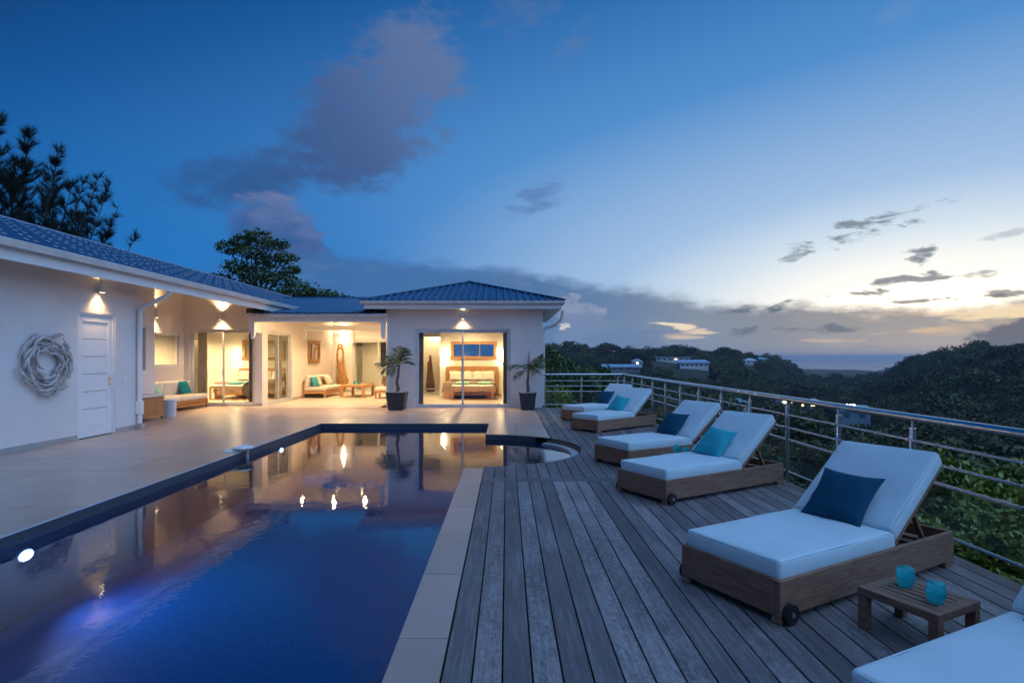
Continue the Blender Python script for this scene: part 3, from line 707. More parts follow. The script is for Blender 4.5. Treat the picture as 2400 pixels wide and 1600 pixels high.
# --- sliding doors
def slider(axis, a0, a1, cpos, zt, n=2, face=-1, fw=.06, split=None, label=None):
    """aluminium sliding door in an opening; axis 'x' lies in a facade, 'y' in a side wall"""
    o = empty('sliding_door', (0, 0, 0)); o.parent = villa; o.location = -VO
    if label: o['label'] = label
    def P(u, w, z): return (u, w, z) if axis == 'x' else (w, u, z)
    def bx2(mb, u0, u1, w0, w1, z0, z1):
        A, B = P(u0, w0, z0), P(u1, w1, z1); return mb.box(tuple(map(min, A, B)), tuple(map(max, A, B)))
    d0, d1 = cpos, cpos+.11*(-face)
    fr = MB(); bx2(fr, a0, a0+fw, d0, d1, .0, zt); bx2(fr, a1-fw, a1, d0, d1, .0, zt); bx2(fr, a0+fw, a1-fw, d0, d1, zt-fw, zt); bx2(fr, a0+fw, a1-fw, d0, d1, .0, .055)
    fr.build('frame', alu, o, bevel=.004)
    mid = split or (a0+a1)/2
    for k, (u0, u1) in enumerate(((a0+fw, mid+.035), (mid-.035, a1-fw))):
        w0 = cpos+(-face)*(.012+.048*k); w1 = w0+(-face)*.04; s = .05; zb, zt2 = .055, zt-fw
        sf = MB(); bx2(sf, u0, u0+s, w0, w1, zb, zt2); bx2(sf, u1-s, u1, w0, w1, zb, zt2); bx2(sf, u0+s, u1-s, w0, w1, zt2-s, zt2); bx2(sf, u0+s, u1-s, w0, w1, zb, zb+s)
        sf.build('sash', alu, o, bevel=.003)
        pn = MB(); wm_ = (w0+w1)/2; bx2(pn, u0+s, u1-s, wm_-.004, wm_+.004, zb+s, zt2-s); pn.build('glass_pane', glass, o)
    hd = MB(); u = mid+.0; bx2(hd, u-.012, u+.012, cpos+face*.012, cpos+(-face)*.010, .95, 1.15); hd.build('handle', alu, o)
    return o
slider('x', -2.83, .11, FY+.03, 2.42, face=-1, split=-1.366)
slider('x', -10.10, -8.03, LY+.03, 2.44, face=-1, split=-9.06)
slider('y', 18.62, 20.75, XS-.03, 2.42, face=1, split=19.6)
slider('x', -6.93, -4.6, BY+.03, 2.33, face=-1)
def window(axis, a0, a1, cpos, z0, z1, face):
    o = empty('window', -VO); o.parent = villa; o.location = -VO
    def P(u, w, z): return (u, w, z) if axis == 'x' else (w, u, z)
    def bx2(mb, u0, u1, w0, w1, c0, c1):
        A, B = P(u0, w0, c0), P(u1, w1, c1); return mb.box(tuple(map(min, A, B)), tuple(map(max, A, B)))
    s = .055; w0, w1 = cpos, cpos-face*.06; fr = MB()
    bx2(fr, a0, a0+s, w0, w1, z0, z1); bx2(fr, a1-s, a1, w0, w1, z0, z1); bx2(fr, a0+s, a1-s, w0, w1, z1-s, z1); bx2(fr, a0+s, a1-s, w0, w1, z0, z0+s); fr.build('frame', whitep, o)
    pn = MB(); wm_ = (w0+w1)/2; bx2(pn, a0+s, a1-s, wm_-.004, wm_+.004, z0+s, z1-s); pn.build('glass_pane', glass, o)
    sl = MB(); bx2(sl, a0-.02, a1+.02, cpos-face*.0, cpos+face*.09, z0-.035, z0-.002); sl.build('sill', whitep, o)
window('y', 16.55, 17.98, XR-.07, 1.28, 2.27, 1)
window('y', 13.35, 14.72, XB-.12, 1.22, 2.32, 1)
# --- white panelled door in the long wing
d = empty('door', -VO); d.parent = villa; d.location = -VO
m = MB(); X = XW-.03
m.box((X-.06, DY0, 0), (X+.015, DY0+.055, DZ)); m.box((X-.06, DY1-.055, 0), (X+.015, DY1, DZ)); m.box((X-.06, DY0+.055, DZ-.055), (X+.015, DY1-.055, DZ)); m.build('frame', whitep, d, bevel=.003)
y0, y1, z0, z1 = DY0+.058, DY1-.058, .012, DZ-.058; s = .11
m = MB(); m.box((X-.05, y0, z0), (X, y0+s, z1)); m.box((X-.05, y1-s, z0), (X, y1, z1)); m.box((X-.05, y0+s, z1-s), (X, y1-s, z1)); m.box((X-.05, y0+s, z0), (X, y1-s, z0+.2)); m.build('stile', whitep, d, bevel=.004)
ph = (z1-s-(z0+.2))/6
for k in range(6):
    a = z0+.2+ph*k; MB().box((X-.045, y0+s-.003, a+.005), (X-.016, y1-s+.003, a+ph-.005)).build('panel', whitep, d, bevel=.004)
MB().box((X-.049, y0+s-.004, z0+.196), (X-.040, y1-s+.004, z1-s+.004)).build('backing', mat('door_groove', (.25, .25, .27), .8), d)
m = MB(); hy = y1-.055; m.box((X, hy-.02, .98), (X+.008, hy+.02, 1.2)); m.tube([(X+.008, hy, 1.12), (X+.05, hy, 1.12), (X+.055, hy-.02, 1.12), (X+.055, hy-.13, 1.12)], .009, 8); m.build('handle', steel, d)
MB().tube([(X+.008, hy, 1.02), (X+.011, hy, 1.02)], .011, 10).build('keyhole', black, d)
for k, z in enumerate((1.13, 1.02)):
    sw = MB().box((XW, 11.99, z-.04), (XW+.012, 12.07, z+.04)); o = V(sw, 'light_switch', whitep, bevel=.003)
    MB().box((XW+.012, 12.008, z-.022), (XW+.017, 12.052, z+.022)).build('button', whitep, o)
# --- downpipes
dpm = whitep
V(MB().tube([(-7.24, 12.30, 3.06), (-7.26, 12.30, 2.93), (-7.36, 12.32, 2.85), (-7.86, 12.40, 2.66), (-7.965, 12.42, 2.58), (-7.975, 12.42, 2.45), (-7.975, 12.42, .12)], .048, 14), 'downpipe', dpm, smooth=50)
V(MB().box((-8.05, 12.35, .0), (-7.90, 12.50, .10)), 'downpipe_shoe', skirt_m, bevel=.01)
V(MB().box((-8.035, 12.36, .32), (-7.918, 12.48, .60)), 'inspection_sleeve', dpm, bevel=.006)
V(MB().tube([(-3.66, 17.40, 2.78), (-3.655, 17.47, 2.70), (-3.65, 17.54, 2.6), (-3.65, 17.545, .02)], .045, 12), 'downpipe', dpm, smooth=50)
V(MB().tube([(1.70, 17.4, 2.98), (1.66, 17.5, 2.70), (1.45, 17.75, 2.52), (1.20, 18.0, 2.46), (1.155, 18.05, 2.36), (1.155, 18.05, .05)], .045, 12), 'downpipe', dpm, smooth=50)

# --- roofs: ribbed metal sheets
PITCH = .2075; RH = .040
def profile(n0, n1):
    pts = []
    for i in range(n0, n1):
        s = i*PITCH; pts += [(s, 0), (s+.118, 0), (s+.142, RH), (s+.172, RH), (s+.196, 0)]
    pts.append((n1*PITCH, 0)); return pts
def ribbed(o, a, b, length, Lfun, parent, per=4, start=lambda s: 0.):
    o, a, b = Vector(o), Vector(a).normalized(), Vector(b).normalized(); nrm = a.cross(b)
    if nrm.z < 0: nrm = -nrm
    N = int(length/PITCH)
    for i in range(0, N, per):
        m = MB(); pr = [p for p in profile(i, min(i+per, N))]
        for j, (s, h) in enumerate(pr):
            lo_, hi_ = start(s), Lfun(s)
            m.v.append(tuple(o+a*s+b*lo_+nrm*h)); m.v.append(tuple(o+a*s+b*max(hi_, lo_+.002)+nrm*h))
        for j in range(len(pr)-1): m.f.append((2*j, 2*j+2, 2*j+3, 2*j+1))
        ox = m.build('roof_sheet', roofm, parent)
    return N
EX, EZ, RX = -7.2, 3.19, -12.8
sl = Vector((-1, 0, SL)).normalized(); LW = (abs(RX)-abs(EX))/abs(sl.x)
r1 = empty('roof', -VO); r1.parent = villa; r1.location = -VO
N1 = ribbed((EX+.05, -3.1, EZ), (0, 1, 0), sl, 37.2, lambda s: LW, r1)
rz_ = EZ+SL*(abs(RX)-abs(EX))
MB().tube([(RX, -3.1, rz_+.02), (RX, 34, rz_+.02)], .06, 8).build('ridge_cap', mat('ridge_cap', (.30, .36, .48), .5), r1)
m = MB(); nr = Vector((SL, 0, 1)).normalized()
for i in range(N1):
    if i % 3 == 2: continue
    for k in range(9):
        p = Vector((EX+.05, -3.1+i*PITCH+.157, EZ))+sl*(.25+k*.66)+nr*(RH+.004)
        m.obox(p, sl, (0, 1, 0), nr, (.030, .022, .004))
fx = m.build('fastener_caps', capm, r1); fx['kind'] = 'stuff'
m = MB(); m.extr([(EX+.03, -3.1, EZ-.045), (RX, -3.1, EZ-.045+SL*(abs(RX)-abs(EX)-.03)), (RX, -3.1, EZ-.09+SL*(abs(RX)-abs(EX)-.03)), (EX+.03, -3.1, EZ-.09)], (0, 37, 0)); m.build('soffit', whitep, r1)
m = MB(); m.box((EX-.02, -3.1, 2.955), (EX+.012, 18.9, 3.12)); m.build('fascia', whitep, r1)
gp = [(0, 0), (.0, .095), (.012, .095), (.012, .012), (.10, .012), (.115, .085), (.095, .10), (.125, .115), (.14, .10), (.125, .0)]
m = MB(); m.extr([(EX+.013+p, -3.1, 3.13+q) for p, q in gp], (0, 25, 0)); m.build('gutter', gutter_m, r1)
# lounge roof
r2 = empty('roof', -VO); r2.parent = villa; r2.location = -VO
b2v = Vector((0, 1, .15)).normalized()
def vstart(s):                               # the sheet starts where it comes out above the long wing's roof
    x = -10.6+s
    return 0. if x > -7.75 else min(max((.315+SL*(abs(x)-7.2))/.15-.35, 0)/b2v.y, 9.05)
ribbed((-10.6, 17.18, 2.875), (1, 0, 0), b2v, 6.75, lambda s: 9.1/b2v.y, r2, start=vstart)
MB().tube([(-10.4, 26.28, 4.26), (-3.9, 26.28, 4.26)], .06, 8).build('ridge_cap', roofm, r2)
m = MB(); m.box((-8.0, 17.55, 2.90), (-7.3, 17.60, 3.05)); m.box((-4.4, 17.60, 2.90), (-3.73, 17.66, 3.02)); m.build('eave_gap_shade', dark, r2)  # near-black boxes: the dark gap under the eave, put in as colour
# pavilion roof
r3 = empty('roof', -VO); r3.parent = villa; r3.location = -VO
ex0, ex1, ey0, ey1, ez = -4.38, 1.735, 16.98, 24.0, 3.235
ap = Vector((-1.345, 20.45, 4.225))
cf = [Vector((ex0, ey0, ez)), Vector((ex1, ey0, ez)), Vector((ex1, ey1, ez)), Vector((ex0, ey1, ez))]
for i in range(4):
    p, q = cf[i], cf[(i+1) % 4]; a = (q-p); L = a.length; a.normalize(); foot = (ap-p).dot(a); up = ap-(p+a*foot); UL = up.length
    def Lf(s, foot=foot, L=L, UL=UL): return max(UL*(s/foot if s < foot else (L-s)/(L-foot)), .003)
    ribbed(p, a, up, L, Lf, r3)
    MB().bar(p+Vector((0, 0, .035)), ap+Vector((0, 0, .04)), .13, .035).build('hip_cap', roofm, r3)
m = MB(); m.box((ex0+.10, ey0+.12, 3.0), (ex1-.10, ey0+.15, 3.14)); m.box((ex1-.13, ey0+.15, 3.0), (ex1-.10, ey1-.1, 3.14)); m.box((ex0+.10, ey0+.15, 3.0), (ex0+.13, 20.0, 3.14)); m.build('fascia', whitep, r3)
m = MB(); m.box((ex0+.13, ey0+.15, 3.022), (ex1-.13, FY-.001, 3.05)); m.box((PXR+.001, FY, 3.022), (ex1-.13, ey1-.2, 3.05)); m.box((ex0+.13, FY, 3.022), (PXL-.001, 20., 3.05)); m.build('soffit', whitep, r3)
m = MB(); m.box((ex0, ey0, 3.145), (ex1, ey0+.118, 3.24)); m.box((ex1-.118, ey0+.118, 3.145), (ex1, ey1, 3.24)); m.box((ex0, ey0+.118, 3.145), (ex0+.118, 20.5, 3.24)); m.build('gutter', gutter_m, r3, bevel=.01)
V(MB().box((-4.25, 17.70, 2.88), (-3.73, 17.76, 3.02)), 'eave_shade_plate', dark)  # solid plate coloured near-black to stand for the shade under the eave

# ================================================================ WALL LAMPS (up and down light)
bulb = emis('lamp_glow', (1.0, .74, .42), 26)
def wall_lamp(p, nrm, label, e=55):
    n3 = Vector((*nrm, 0)); o = empty('wall_lamp', p, 0, label, 'wall lamp', 'up and down lights on the villa walls')
    MB().bar(n3*0, n3*.07, .07, .07).build('bracket', whitep, o)
    c0 = n3*.10
    MB().lathe([(.045, -.12), (.054, -.12), (.054, .12), (.045, .12)], 20, c0, closed=True).build('shade', whitep, o, smooth=40)
    for s in (-1, 1):
        MB().lathe([(.001, s*.100), (.0445, s*.100), (.0445, s*.108), (.001, s*.108)][::s], 16, c0).build('bulb', bulb, o)
        L = bpy.data.lights.new('lamp_beam', 'SPOT'); L.energy = e; L.color = (1, .66, .30); L.spot_size = R(118); L.spot_blend = 1.0; L.shadow_soft_size = .045
        lo_ = bpy.data.objects.new('beam', L); col.objects.link(lo_); lo_.parent = o; lo_.location = c0+Vector((0, 0, s*.125))
        lo_.rotation_euler = (0 if s < 0 else PI, 0, 0)
wall_lamp((XW, 11.22, 2.935), (1, 0), 'cylindrical wall lamp above the white panelled door')
wall_lamp((XR, 16.62, 2.82), (1, 0), 'cylindrical wall lamp above the recessed window', 150)
wall_lamp((-9.06, LY, 2.86), (0, -1), 'cylindrical wall lamp above the left sliding door', 150)
wall_lamp((-1.355, FY, 2.845), (0, -1), 'cylindrical wall lamp above the pavilion bedroom door')
def room_light(name, p, e, colr=WARM, r=.12, parent=None):
    L = bpy.data.lights.new(name, 'POINT'); L.energy = e; L.color = colr; L.shadow_soft_size = r
    o = bpy.data.objects.new(name, L); col.objects.link(o); o.location = p; o.parent = parent; return o
dl_m = emis('downlight_glow', (1, .8, .5), 18)
def downlight(p, e, label, size=150, z=0):
    o = empty('ceiling_downlight', p, 0, label, 'ceiling light', 'recessed ceiling lights in the villa')
    MB().lathe([(.045, -.004), (.06, -.012), (.06, .0), (.045, .0)], 18, closed=True).build('bezel', whitep, o)
    MB().lathe([(.001, -.006), (.0445, -.006), (.0445, -.001), (.001, -.001)], 18).build('lens', dl_m, o)
    L = bpy.data.lights.new('downlight_beam', 'SPOT'); L.energy = e; L.color = WARM; L.spot_size = R(size); L.spot_blend = .6; L.shadow_soft_size = .05
    lo_ = bpy.data.objects.new('beam', L); col.objects.link(lo_); lo_.parent = o; lo_.location = (0, 0, -.03); return o
up_m = emis('uplight_glow', (1, .80, .50), 60)
for k, x in enumerate((-6.35, -5.36, -4.40)):
    w_ = ('leftmost', 'middle', 'rightmost')[k]
    o = empty('beam_uplight', (x, 17.502, 2.685), 0, 'small warm uplight behind the lounge front beam, %s of three' % w_, 'ceiling light', 'uplights on the lounge front beam')
    MB().box((-.03, 0, -.03), (.03, .05, .01)).build('bracket', whitep, o); MB().lathe([(.001, -.035), (.04, -.02), (.045, .02), (.001, .03)], 16, (0, .12, 0)).build('bulb', up_m, o, smooth=60)
    MB().tube([(0, .05, -.01), (0, .085, -.01)], .012, 8).build('arm', whitep, o)
    room_light('uplight_beam', (0, .22, .02), 75, r=.05, parent=o)
    downlight((x+.06, 19.9, zl(19.9)-.003), 247, 'recessed lamp in the lounge ceiling, %s of the front row' % w_)
    downlight((x-.55, 23.4, zl(23.4)-.003), 438, 'recessed lamp in the lounge ceiling behind the inner beam, %s of three' % w_)
for p, e, lab in (((-1.4, 19.6, 3.018), 725, 'recessed ceiling lamp over the pavilion bed bench'), ((-1.4, 22.0, 3.018), 308, 'recessed ceiling lamp over the pavilion bed pillows'), ((-3.2, 26.35, 3.018), 271, 'recessed ceiling lamp over the driftwood sculpture in the passage'),
                  ((-10.2, 20.0, 2.898), 936, 'recessed ceiling lamp over the front bedroom bench'), ((-12.2, 21.5, 2.898), 819, 'recessed ceiling lamp beside the front bedroom door'), ((-12.0, 16.2, 2.898), 1170, 'recessed ceiling lamp in the room behind the recess window'),
                  ((-5.8, 28.2, 3.198), 663, 'recessed ceiling lamp in the back bedroom')):
    downlight(p, e, lab)

# ================================================================ SUN LOUNGERS
LW_, LL = .76, 2.0; TH = R(37)
def make_lounger():
    r = empty('sun_lounger')
    hw = LW_/2
    for s in (-1, 1): MB().box((.0, s*hw-(.03 if s > 0 else 0), .042), (LL, s*hw+(.03 if s < 0 else 0), .255)).build('side_board', oldteak, r, bevel=.004)
    MB().box((.001, -hw+.031, .043), (.031, hw-.031, .254)).build('end_board', oldteak_y, r, bevel=.004)
    MB().box((LL-.031, -hw+.031, .043), (LL-.001, hw-.031, .254)).build('end_board', oldteak_y, r, bevel=.004)
    for x in (.002, LL-.122):
        for s in (-1, 1): MB().box((x, s*(hw-.002)-(.06 if s > 0 else 0), 0), (x+.12, s*(hw-.002)+(.06 if s < 0 else 0), .0415)).build('foot', oldteak, r, bevel=.004)
    MB().box((.032, -hw+.032, .215), (1.25, hw-.032, .235)).build('platform', oldteak, r)
    for k in range(5): MB().box((1.30+.13*k, -hw+.032, .12), (1.38+.13*k, hw-.032, .14)).build('slat', oldteak, r)
    o = ob('seat_cushion', puff_mesh('seat_cushion', 1.24, .715, .125, .024, .012, wr=.007, seed=1), cush, r, (.645, 0, .236))
    def piping(cu, L, W, T):                 # corded seam round the top edge
        pth = []
        for cx3, cy3, a0 in ((L/2-.028, W/2-.028, 0), (-L/2+.028, W/2-.028, 90), (-L/2+.028, -W/2+.028, 180), (L/2-.028, -W/2+.028, 270)):
            pth += [(cx3+.024*math.cos(R(a0+q)), cy3+.024*math.sin(R(a0+q)), T-.0085) for q in (0, 30, 60, 90)]
        MB().tube(pth+[pth[0]], .0042, 6, cap=False).build('piping', cush, cu, smooth=60)
    piping(o, 1.24, .715, .125)
    ca, sa_ = math.cos(TH), math.sin(TH)
    back = MB(); h0 = Vector((1.262, 0, .262)); d_ = Vector((ca, 0, sa_)); nb_ = Vector((-sa_, 0, ca))
    for s in (-1, 1): back.bar(h0+Vector((0, s*(hw-.055), 0)), h0+d_*.76+Vector((0, s*(hw-.055), 0)), .045, .032, nb_)
    for k in range(7): back.bar(h0+d_*(.06+.11*k)+Vector((0, -hw+.078, 0)), h0+d_*(.06+.11*k)+Vector((0, hw-.078, 0)), .07, .02, nb_)
    back.build('backrest', oldteak, r)
    bc_ = ob('back_cushion', puff_mesh('back_cushion', .80, .715, .115, .024, .014, nx=10, wr=.007, seed=5), cush, r)
    M = Matrix((Vector((ca, 0, -sa_)), Vector((0, 1, 0)), Vector((sa_, 0, ca)))).transposed()
    M = Matrix(((ca, 0, -sa_), (0, 1, 0), (sa_, 0, ca)))
    bc_.rotation_euler = M.to_euler(); bc_.location = h0+d_*.41+nb_*.017
    piping(bc_, .80, .715, .115)
    for s in (-1, 1): MB().bar(h0+d_*.42+Vector((0, s*.26, 0))-nb_*.02, Vector((1.80, s*.26, .205)), .022, .03, (0, 1, 0)).build('strut', oldteak, r)
    MB().box((1.76, -hw+.031, .185), (1.84, hw-.031, .204)).build('strut_rack', oldteak, r)
    for s in (-1, 1):
        w = MB(); w.tube([(.07, s*(hw+.004), .060), (.07, s*(hw+.034), .060)], .058, 22); wo_ = w.build('wheel', black, r, smooth=50)
        MB().tube([(.07, s*(hw+.034), .060), (.07, s*(hw+.040), .060)], .016, 12).build('hub', steel, wo_)
    return r
LD = [ # x, y of foot-end centre, heading, pillow material, pillow offset, spin, label
 (1.594, 13.91, 40, 'b', .06, 0, 'farthest teak sun lounger, white cushions, near the far railing corner'),
 (1.608, 11.95, 40, 't', .10, -8, 'second farthest teak sun lounger, white cushions and turquoise pillow, beyond the round pool bay'),
 (1.493, 8.225, 29, 'b', .06, 0, 'third teak sun lounger from the camera end, beside the round pool bay, dark blue pillow'),
 (1.476, 6.32, 30.5, 't', .04, -6, 'teak sun lounger with turquoise pillow, foot wheel showing, at the cross board of the deck'),
 (1.393, 3.63, 28.7, 'b', .02, -1, 'large teak sun lounger in the right foreground with a dark blue pillow'),
 (1.44, 1.85, 25.5, 'b', .05, 0, 'nearest sun lounger, cut off by the bottom right corner')]
proto = None; pm_b = [pillow_mesh('throw_pillow', .46, .46, .14, seed=k) for k in range(3)]; pm_t = [pillow_mesh('throw_pillow', .44, .44, .14, seed=10+k) for k in range(2)]
for m_ in pm_b: m_.materials.append(blue_p)
for m_ in pm_t: m_.materials.append(turq_p)
PLAB = ['dark blue square pillow on the farthest sun lounger', 'turquoise square pillow on the second farthest sun lounger', 'dark blue square pillow on the lounger beside the round pool bay', 'bright turquoise square pillow on the lounger at the cross board', 'dark blue square pillow on the large foreground sun lounger', 'dark blue square pillow on the lounger cut off at the corner']
for i, (x, y, hd_, pc, po, spin, lab) in enumerate(LD):
    if proto is None: lg = proto = make_lounger()
    else: lg = copy_tree(proto)
    tag(lg, lab, 'sun lounger', 'sun loungers in a row on the wooden deck')
    lg.location = (x, y, .0015); lg.rotation_euler = (0, 0, R(hd_))
    if i < 3:
        for ch in list(lg.children):
            if ch.name.startswith('wheel') and i > 0:
                for g in list(ch.children): bpy.data.objects.remove(g)
                bpy.data.objects.remove(ch)
    t2 = TH+R(9); ca, sa_ = math.cos(t2), math.sin(t2)
    pil = ob('throw_pillow', (pm_b[i % 3] if pc == 'b' else pm_t[i % 2]))
    tag(pil, PLAB[i], 'pillow', 'pillows on the sun loungers')
    Mp = Matrix(((ca, 0, -sa_), (0, 1, 0), (sa_, 0, ca)))
    sp_ = R(90+spin)
    Rz = Matrix.Rotation(R(hd_), 3, 'Z')
    loc = Vector((1.255, po, .512)); pil.location = Vector((x, y, .0015))+Rz@loc
    pil.rotation_euler = (Rz@Mp@Matrix.Rotation(R(spin), 3, 'Z')).to_euler()
# ---------------------------------------------------------------- side tables with glasses
def make_table():
    r = empty('side_table'); S, W2, z = .42, .40, .235
    for sx_ in (-1, 1):
        for sy_ in (-1, 1): MB().box((sx_*(S/2-.0015)-(.05 if sx_ > 0 else 0), sy_*(W2/2-.0015)-(.05 if sy_ > 0 else 0), 0), (sx_*(S/2-.0015)+(.05 if sx_ < 0 else 0), sy_*(W2/2-.0015)+(.05 if sy_ < 0 else 0), z-.046)).build('leg', oldteak, r, bevel=.003)
    for s in (-1, 1):
        MB().box((-S/2, s*W2/2-(.055 if s > 0 else 0), z-.045), (S/2, s*W2/2+(.055 if s < 0 else 0), z)).build('frame_rail', oldteak, r, bevel=.003)
        MB().box((s*S/2-(.062 if s > 0 else 0), -W2/2+.0552, z-.0452), (s*S/2+(.062 if s < 0 else 0), W2/2-.0552, z-.0005)).build('frame_rail', oldteak, r, bevel=.003)
    n = 5; w = (W2-.1104)/n
    for k in range(n):
        y0 = -W2/2+.0552+w*k; MB().box((-S/2+.0623, y0+.006, z-.022), (S/2-.0623, y0+w-.006, z-.001)).build('slat', oldteak, r, bevel=.002)
    return r
tumbler = bpy.data.materials.new('turquoise_glass'); tumbler.use_nodes = True; t = tumbler.node_tree; t.nodes.clear()
tr = t.nodes.new('ShaderNodeBsdfTransparent'); tr.inputs[0].default_value = (.62, .96, .98, 1); gl = t.nodes.new('ShaderNodeBsdfGlossy'); gl.inputs['Roughness'].default_value = .05
df = t.nodes.new('ShaderNodeBsdfTranslucent'); df.inputs[0].default_value = (.10, .90, .95, 1)
fr_ = thin_fresnel(t, 1.5)
m1 = t.nodes.new('ShaderNodeMixShader'); m1.inputs[0].default_value = .27; t.links.new(tr.outputs[0], m1.inputs[1]); t.links.new(df.outputs[0], m1.inputs[2])
m2 = t.nodes.new('ShaderNodeMixShader'); t.links.new(fr_, m2.inputs[0]); t.links.new(m1.outputs[0], m2.inputs[1]); t.links.new(gl.outputs[0], m2.inputs[2])
o_ = t.nodes.new('ShaderNodeOutputMaterial'); t.links.new(m2.outputs[0], o_.inputs[0])
drink = glass_mat('drink_water', (.50, .93, .96), .0, 1.33)
def tumbler_thing(p, lab):
    o = empty('drinking_glass', p, random.uniform(0, 6), lab, 'glass', 'turquoise tumblers on the side tables')
    MB().lathe([(.001, .0), (.034, .0), (.045, .028), (.048, .058), (.041, .108), (.0385, .108), (.0455, .058), (.0425, .03), (.031, .012), (.001, .010)], 28).build('bowl', tumbler, o, smooth=60)
    MB().lathe([(.001, .0125), (.030, .0135), (.0418, .032), (.0445, .056), (.001, .057)], 24).build('drink', drink, o, smooth=50)
tproto = None
TB = [(2.287, 3.188, 26, 'slatted teak side table in the right foreground between the two nearest loungers'),
      (2.33, 7.74, 30, 'slatted teak side table half hidden behind the lounger with the turquoise pillow'),
      (2.33, 13.42, 40, 'slatted teak side table hidden between the two farthest loungers')]
GL = [[(2.290, 3.285), (2.300, 3.065)], [(2.335, 7.86), (2.40, 7.67)], [(2.36, 13.50), (2.48, 13.40)]]
GN = ['on the foreground side table', 'on the side table behind the turquoise pillow lounger', 'on the side table between the farthest loungers']
for i, (x, y, hd_, lab) in enumerate(TB):
    if tproto is None: tb = tproto = make_table()
    else: tb = copy_tree(tproto)
    tag(tb, lab, 'side table', 'side tables between the loungers'); tb.location = (x, y, .0015); tb.rotation_euler = (0, 0, R(hd_-90))
    for k, (gx, gy) in enumerate(GL[i]): tumbler_thing((gx, gy, .2368), ('left' if k == 0 else 'right')+' turquoise glass of water '+GN[i])

# ================================================================ POOL ALARM on the left edge
o = empty('pool_alarm', (PX0-.16, 9.48, .001), 0, 'white pool alarm unit straddling the left pool edge', 'pool alarm')
MB().lathe([(.001, .018), (.17, .018), (.172, .024), (.12, .040), (.001, .048)], 28).build('base_plate', whitep, o, (-.02, 0, -.017), smooth=40)
MB().lathe([(.001, .05), (.165, .052), (.16, .064), (.10, .085), (.001, .095)], 28, (.15, 0, 0)).build('hood', whitep, o, smooth=40)
MB().tube([(.215, 0, .06), (.215, 0, -.24)], .028, 16).build('sensor_tube', skirt_m, o, smooth=40)
MB().box((.03, -.04, .028), (.1, .04, .055)).build('neck', whitep, o, bevel=.006)

# ================================================================ DRIFTWOOD WREATH
dw = mat('driftwood', (.66, .58, .54), .9, col2=(.44, .38, .35), vs_=9, rnd=.2, bump=.5, bs=40)
wr = empty('driftwood_wreath', (XW, 9.92, 1.45), 0, 'round wreath of grey driftwood sticks hung on the white wall', 'wreath')
for k in range(84):
    rad = random.choice([.24, .31, .38, .45, .51])+random.uniform(-.03, .03); a = random.uniform(0, 2*PI); ln = random.uniform(.22, .42)
    span = ln/rad; da_ = random.uniform(-.10, .10); x0 = .03+random.uniform(0, .085); rr_ = random.uniform(.013, .027); pts = []; rad_ = []
    for i in range(6):
        f = i/5; th_ = a+span*(f-.5); rq = rad+da_*(f-.5)*1.6+.02*math.sin(f*PI*random.uniform(.8, 1.4)); pts.append((x0+.03*math.sin(f*PI)*random.uniform(.3, 1), rq*math.cos(th_)*1.02, rq*math.sin(th_)))
        rad_.append(rr_*(.25+.9*math.sin(PI*(.12+.8*f))))
    MB().tube(pts, rad_, 6).build('driftwood_stick', dw, wr, smooth=60)
MB().tube([(.015, .40*math.cos(i*PI/12), .40*math.sin(i*PI/12)) for i in range(25)], .008, 6).build('wire_ring', steel, wr)

# ================================================================ PORCH: chest, stool, sofa
ch = empty('storage_chest', (-8.98, 14.05, 0), 0, 'slatted teak storage chest with a white top pad by the downpipe', 'chest')
cw, cl, chh = .54, .92, .56       # x depth, y length, height
for sx_ in (-1, 1):
    for sy_ in (-1, 1): MB().box((sx_*cw/2-(.05 if sx_ > 0 else 0), sy_*cl/2-(.05 if sy_ > 0 else 0), 0), (sx_*cw/2+(.05 if sx_ < 0 else 0), sy_*cl/2+(.05 if sy_ < 0 else 0), chh-.03)).build('leg', teak, ch, bevel=.003)
for s in (-1, 1):
    for z0, z1 in ((.08, .13), (.48, .53)):
        MB().box((s*(cw/2-.012)-.012, -cl/2+.05, z0), (s*(cw/2-.012)+.012, cl/2-.05, z1)).build('rail', teak, ch)
        MB().box((-cw/2+.05, s*(cl/2-.012)-.012, z0), (cw/2-.05, s*(cl/2-.012)+.012, z1)).build('rail', teak, ch)
    n = 13; w = (cl-.1)/n
    for k in range(n): MB().box((s*(cw/2-.016)-.008, -cl/2+.05+w*k+.004, .13), (s*(cw/2-.016)+.008, -cl/2+.05+w*(k+1)-.004, .48)).build('slat', teak, ch)
    n = 7; w = (cw-.1)/n
    for k in range(n): MB().box((-cw/2+.05+w*k+.004, s*(cl/2-.016)-.008, .13), (-cw/2+.05+w*(k+1)-.004, s*(cl/2-.016)+.008, .48)).build('slat', teak, ch)
MB().box((-cw/2-.02, -cl/2-.02, chh-.03), (cw/2+.02, cl/2+.02, chh)).build('lid', teak, ch, bevel=.004)
ob('top_pad', puff_mesh('top_pad', cw-.03, cl-.04, .07, .025, .006, nx=6, ny=8), cream, ch, (0, 0, chh+.001))
st = empty('woven_stool', (-8.80, 14.92, .001), 0, 'white openwork drum stool standing beside the teak chest', 'stool')
m = MB(); rs_ = .145; nb_ = 26
for k in range(nb_):
    a = 2*PI*k/nb_; m.tube([(rs_*math.cos(a), rs_*math.sin(a), .015), (rs_*math.cos(a), rs_*math.sin(a), .43)], .0085, 5)
for k in range(13):
    z = .015+.0346*k; m.lathe([(rs_-.006, z-.008), (rs_+.008, z-.008), (rs_+.008, z+.008), (rs_-.006, z+.008)], 40, closed=True)
wv_ = m.build('woven_side', whitep, st, smooth=40)
MB().lathe([(.001, .43), (rs_+.012, .43), (rs_+.014, .445), (.001, .45)], 36).build('seat', whitep, st, smooth=40)
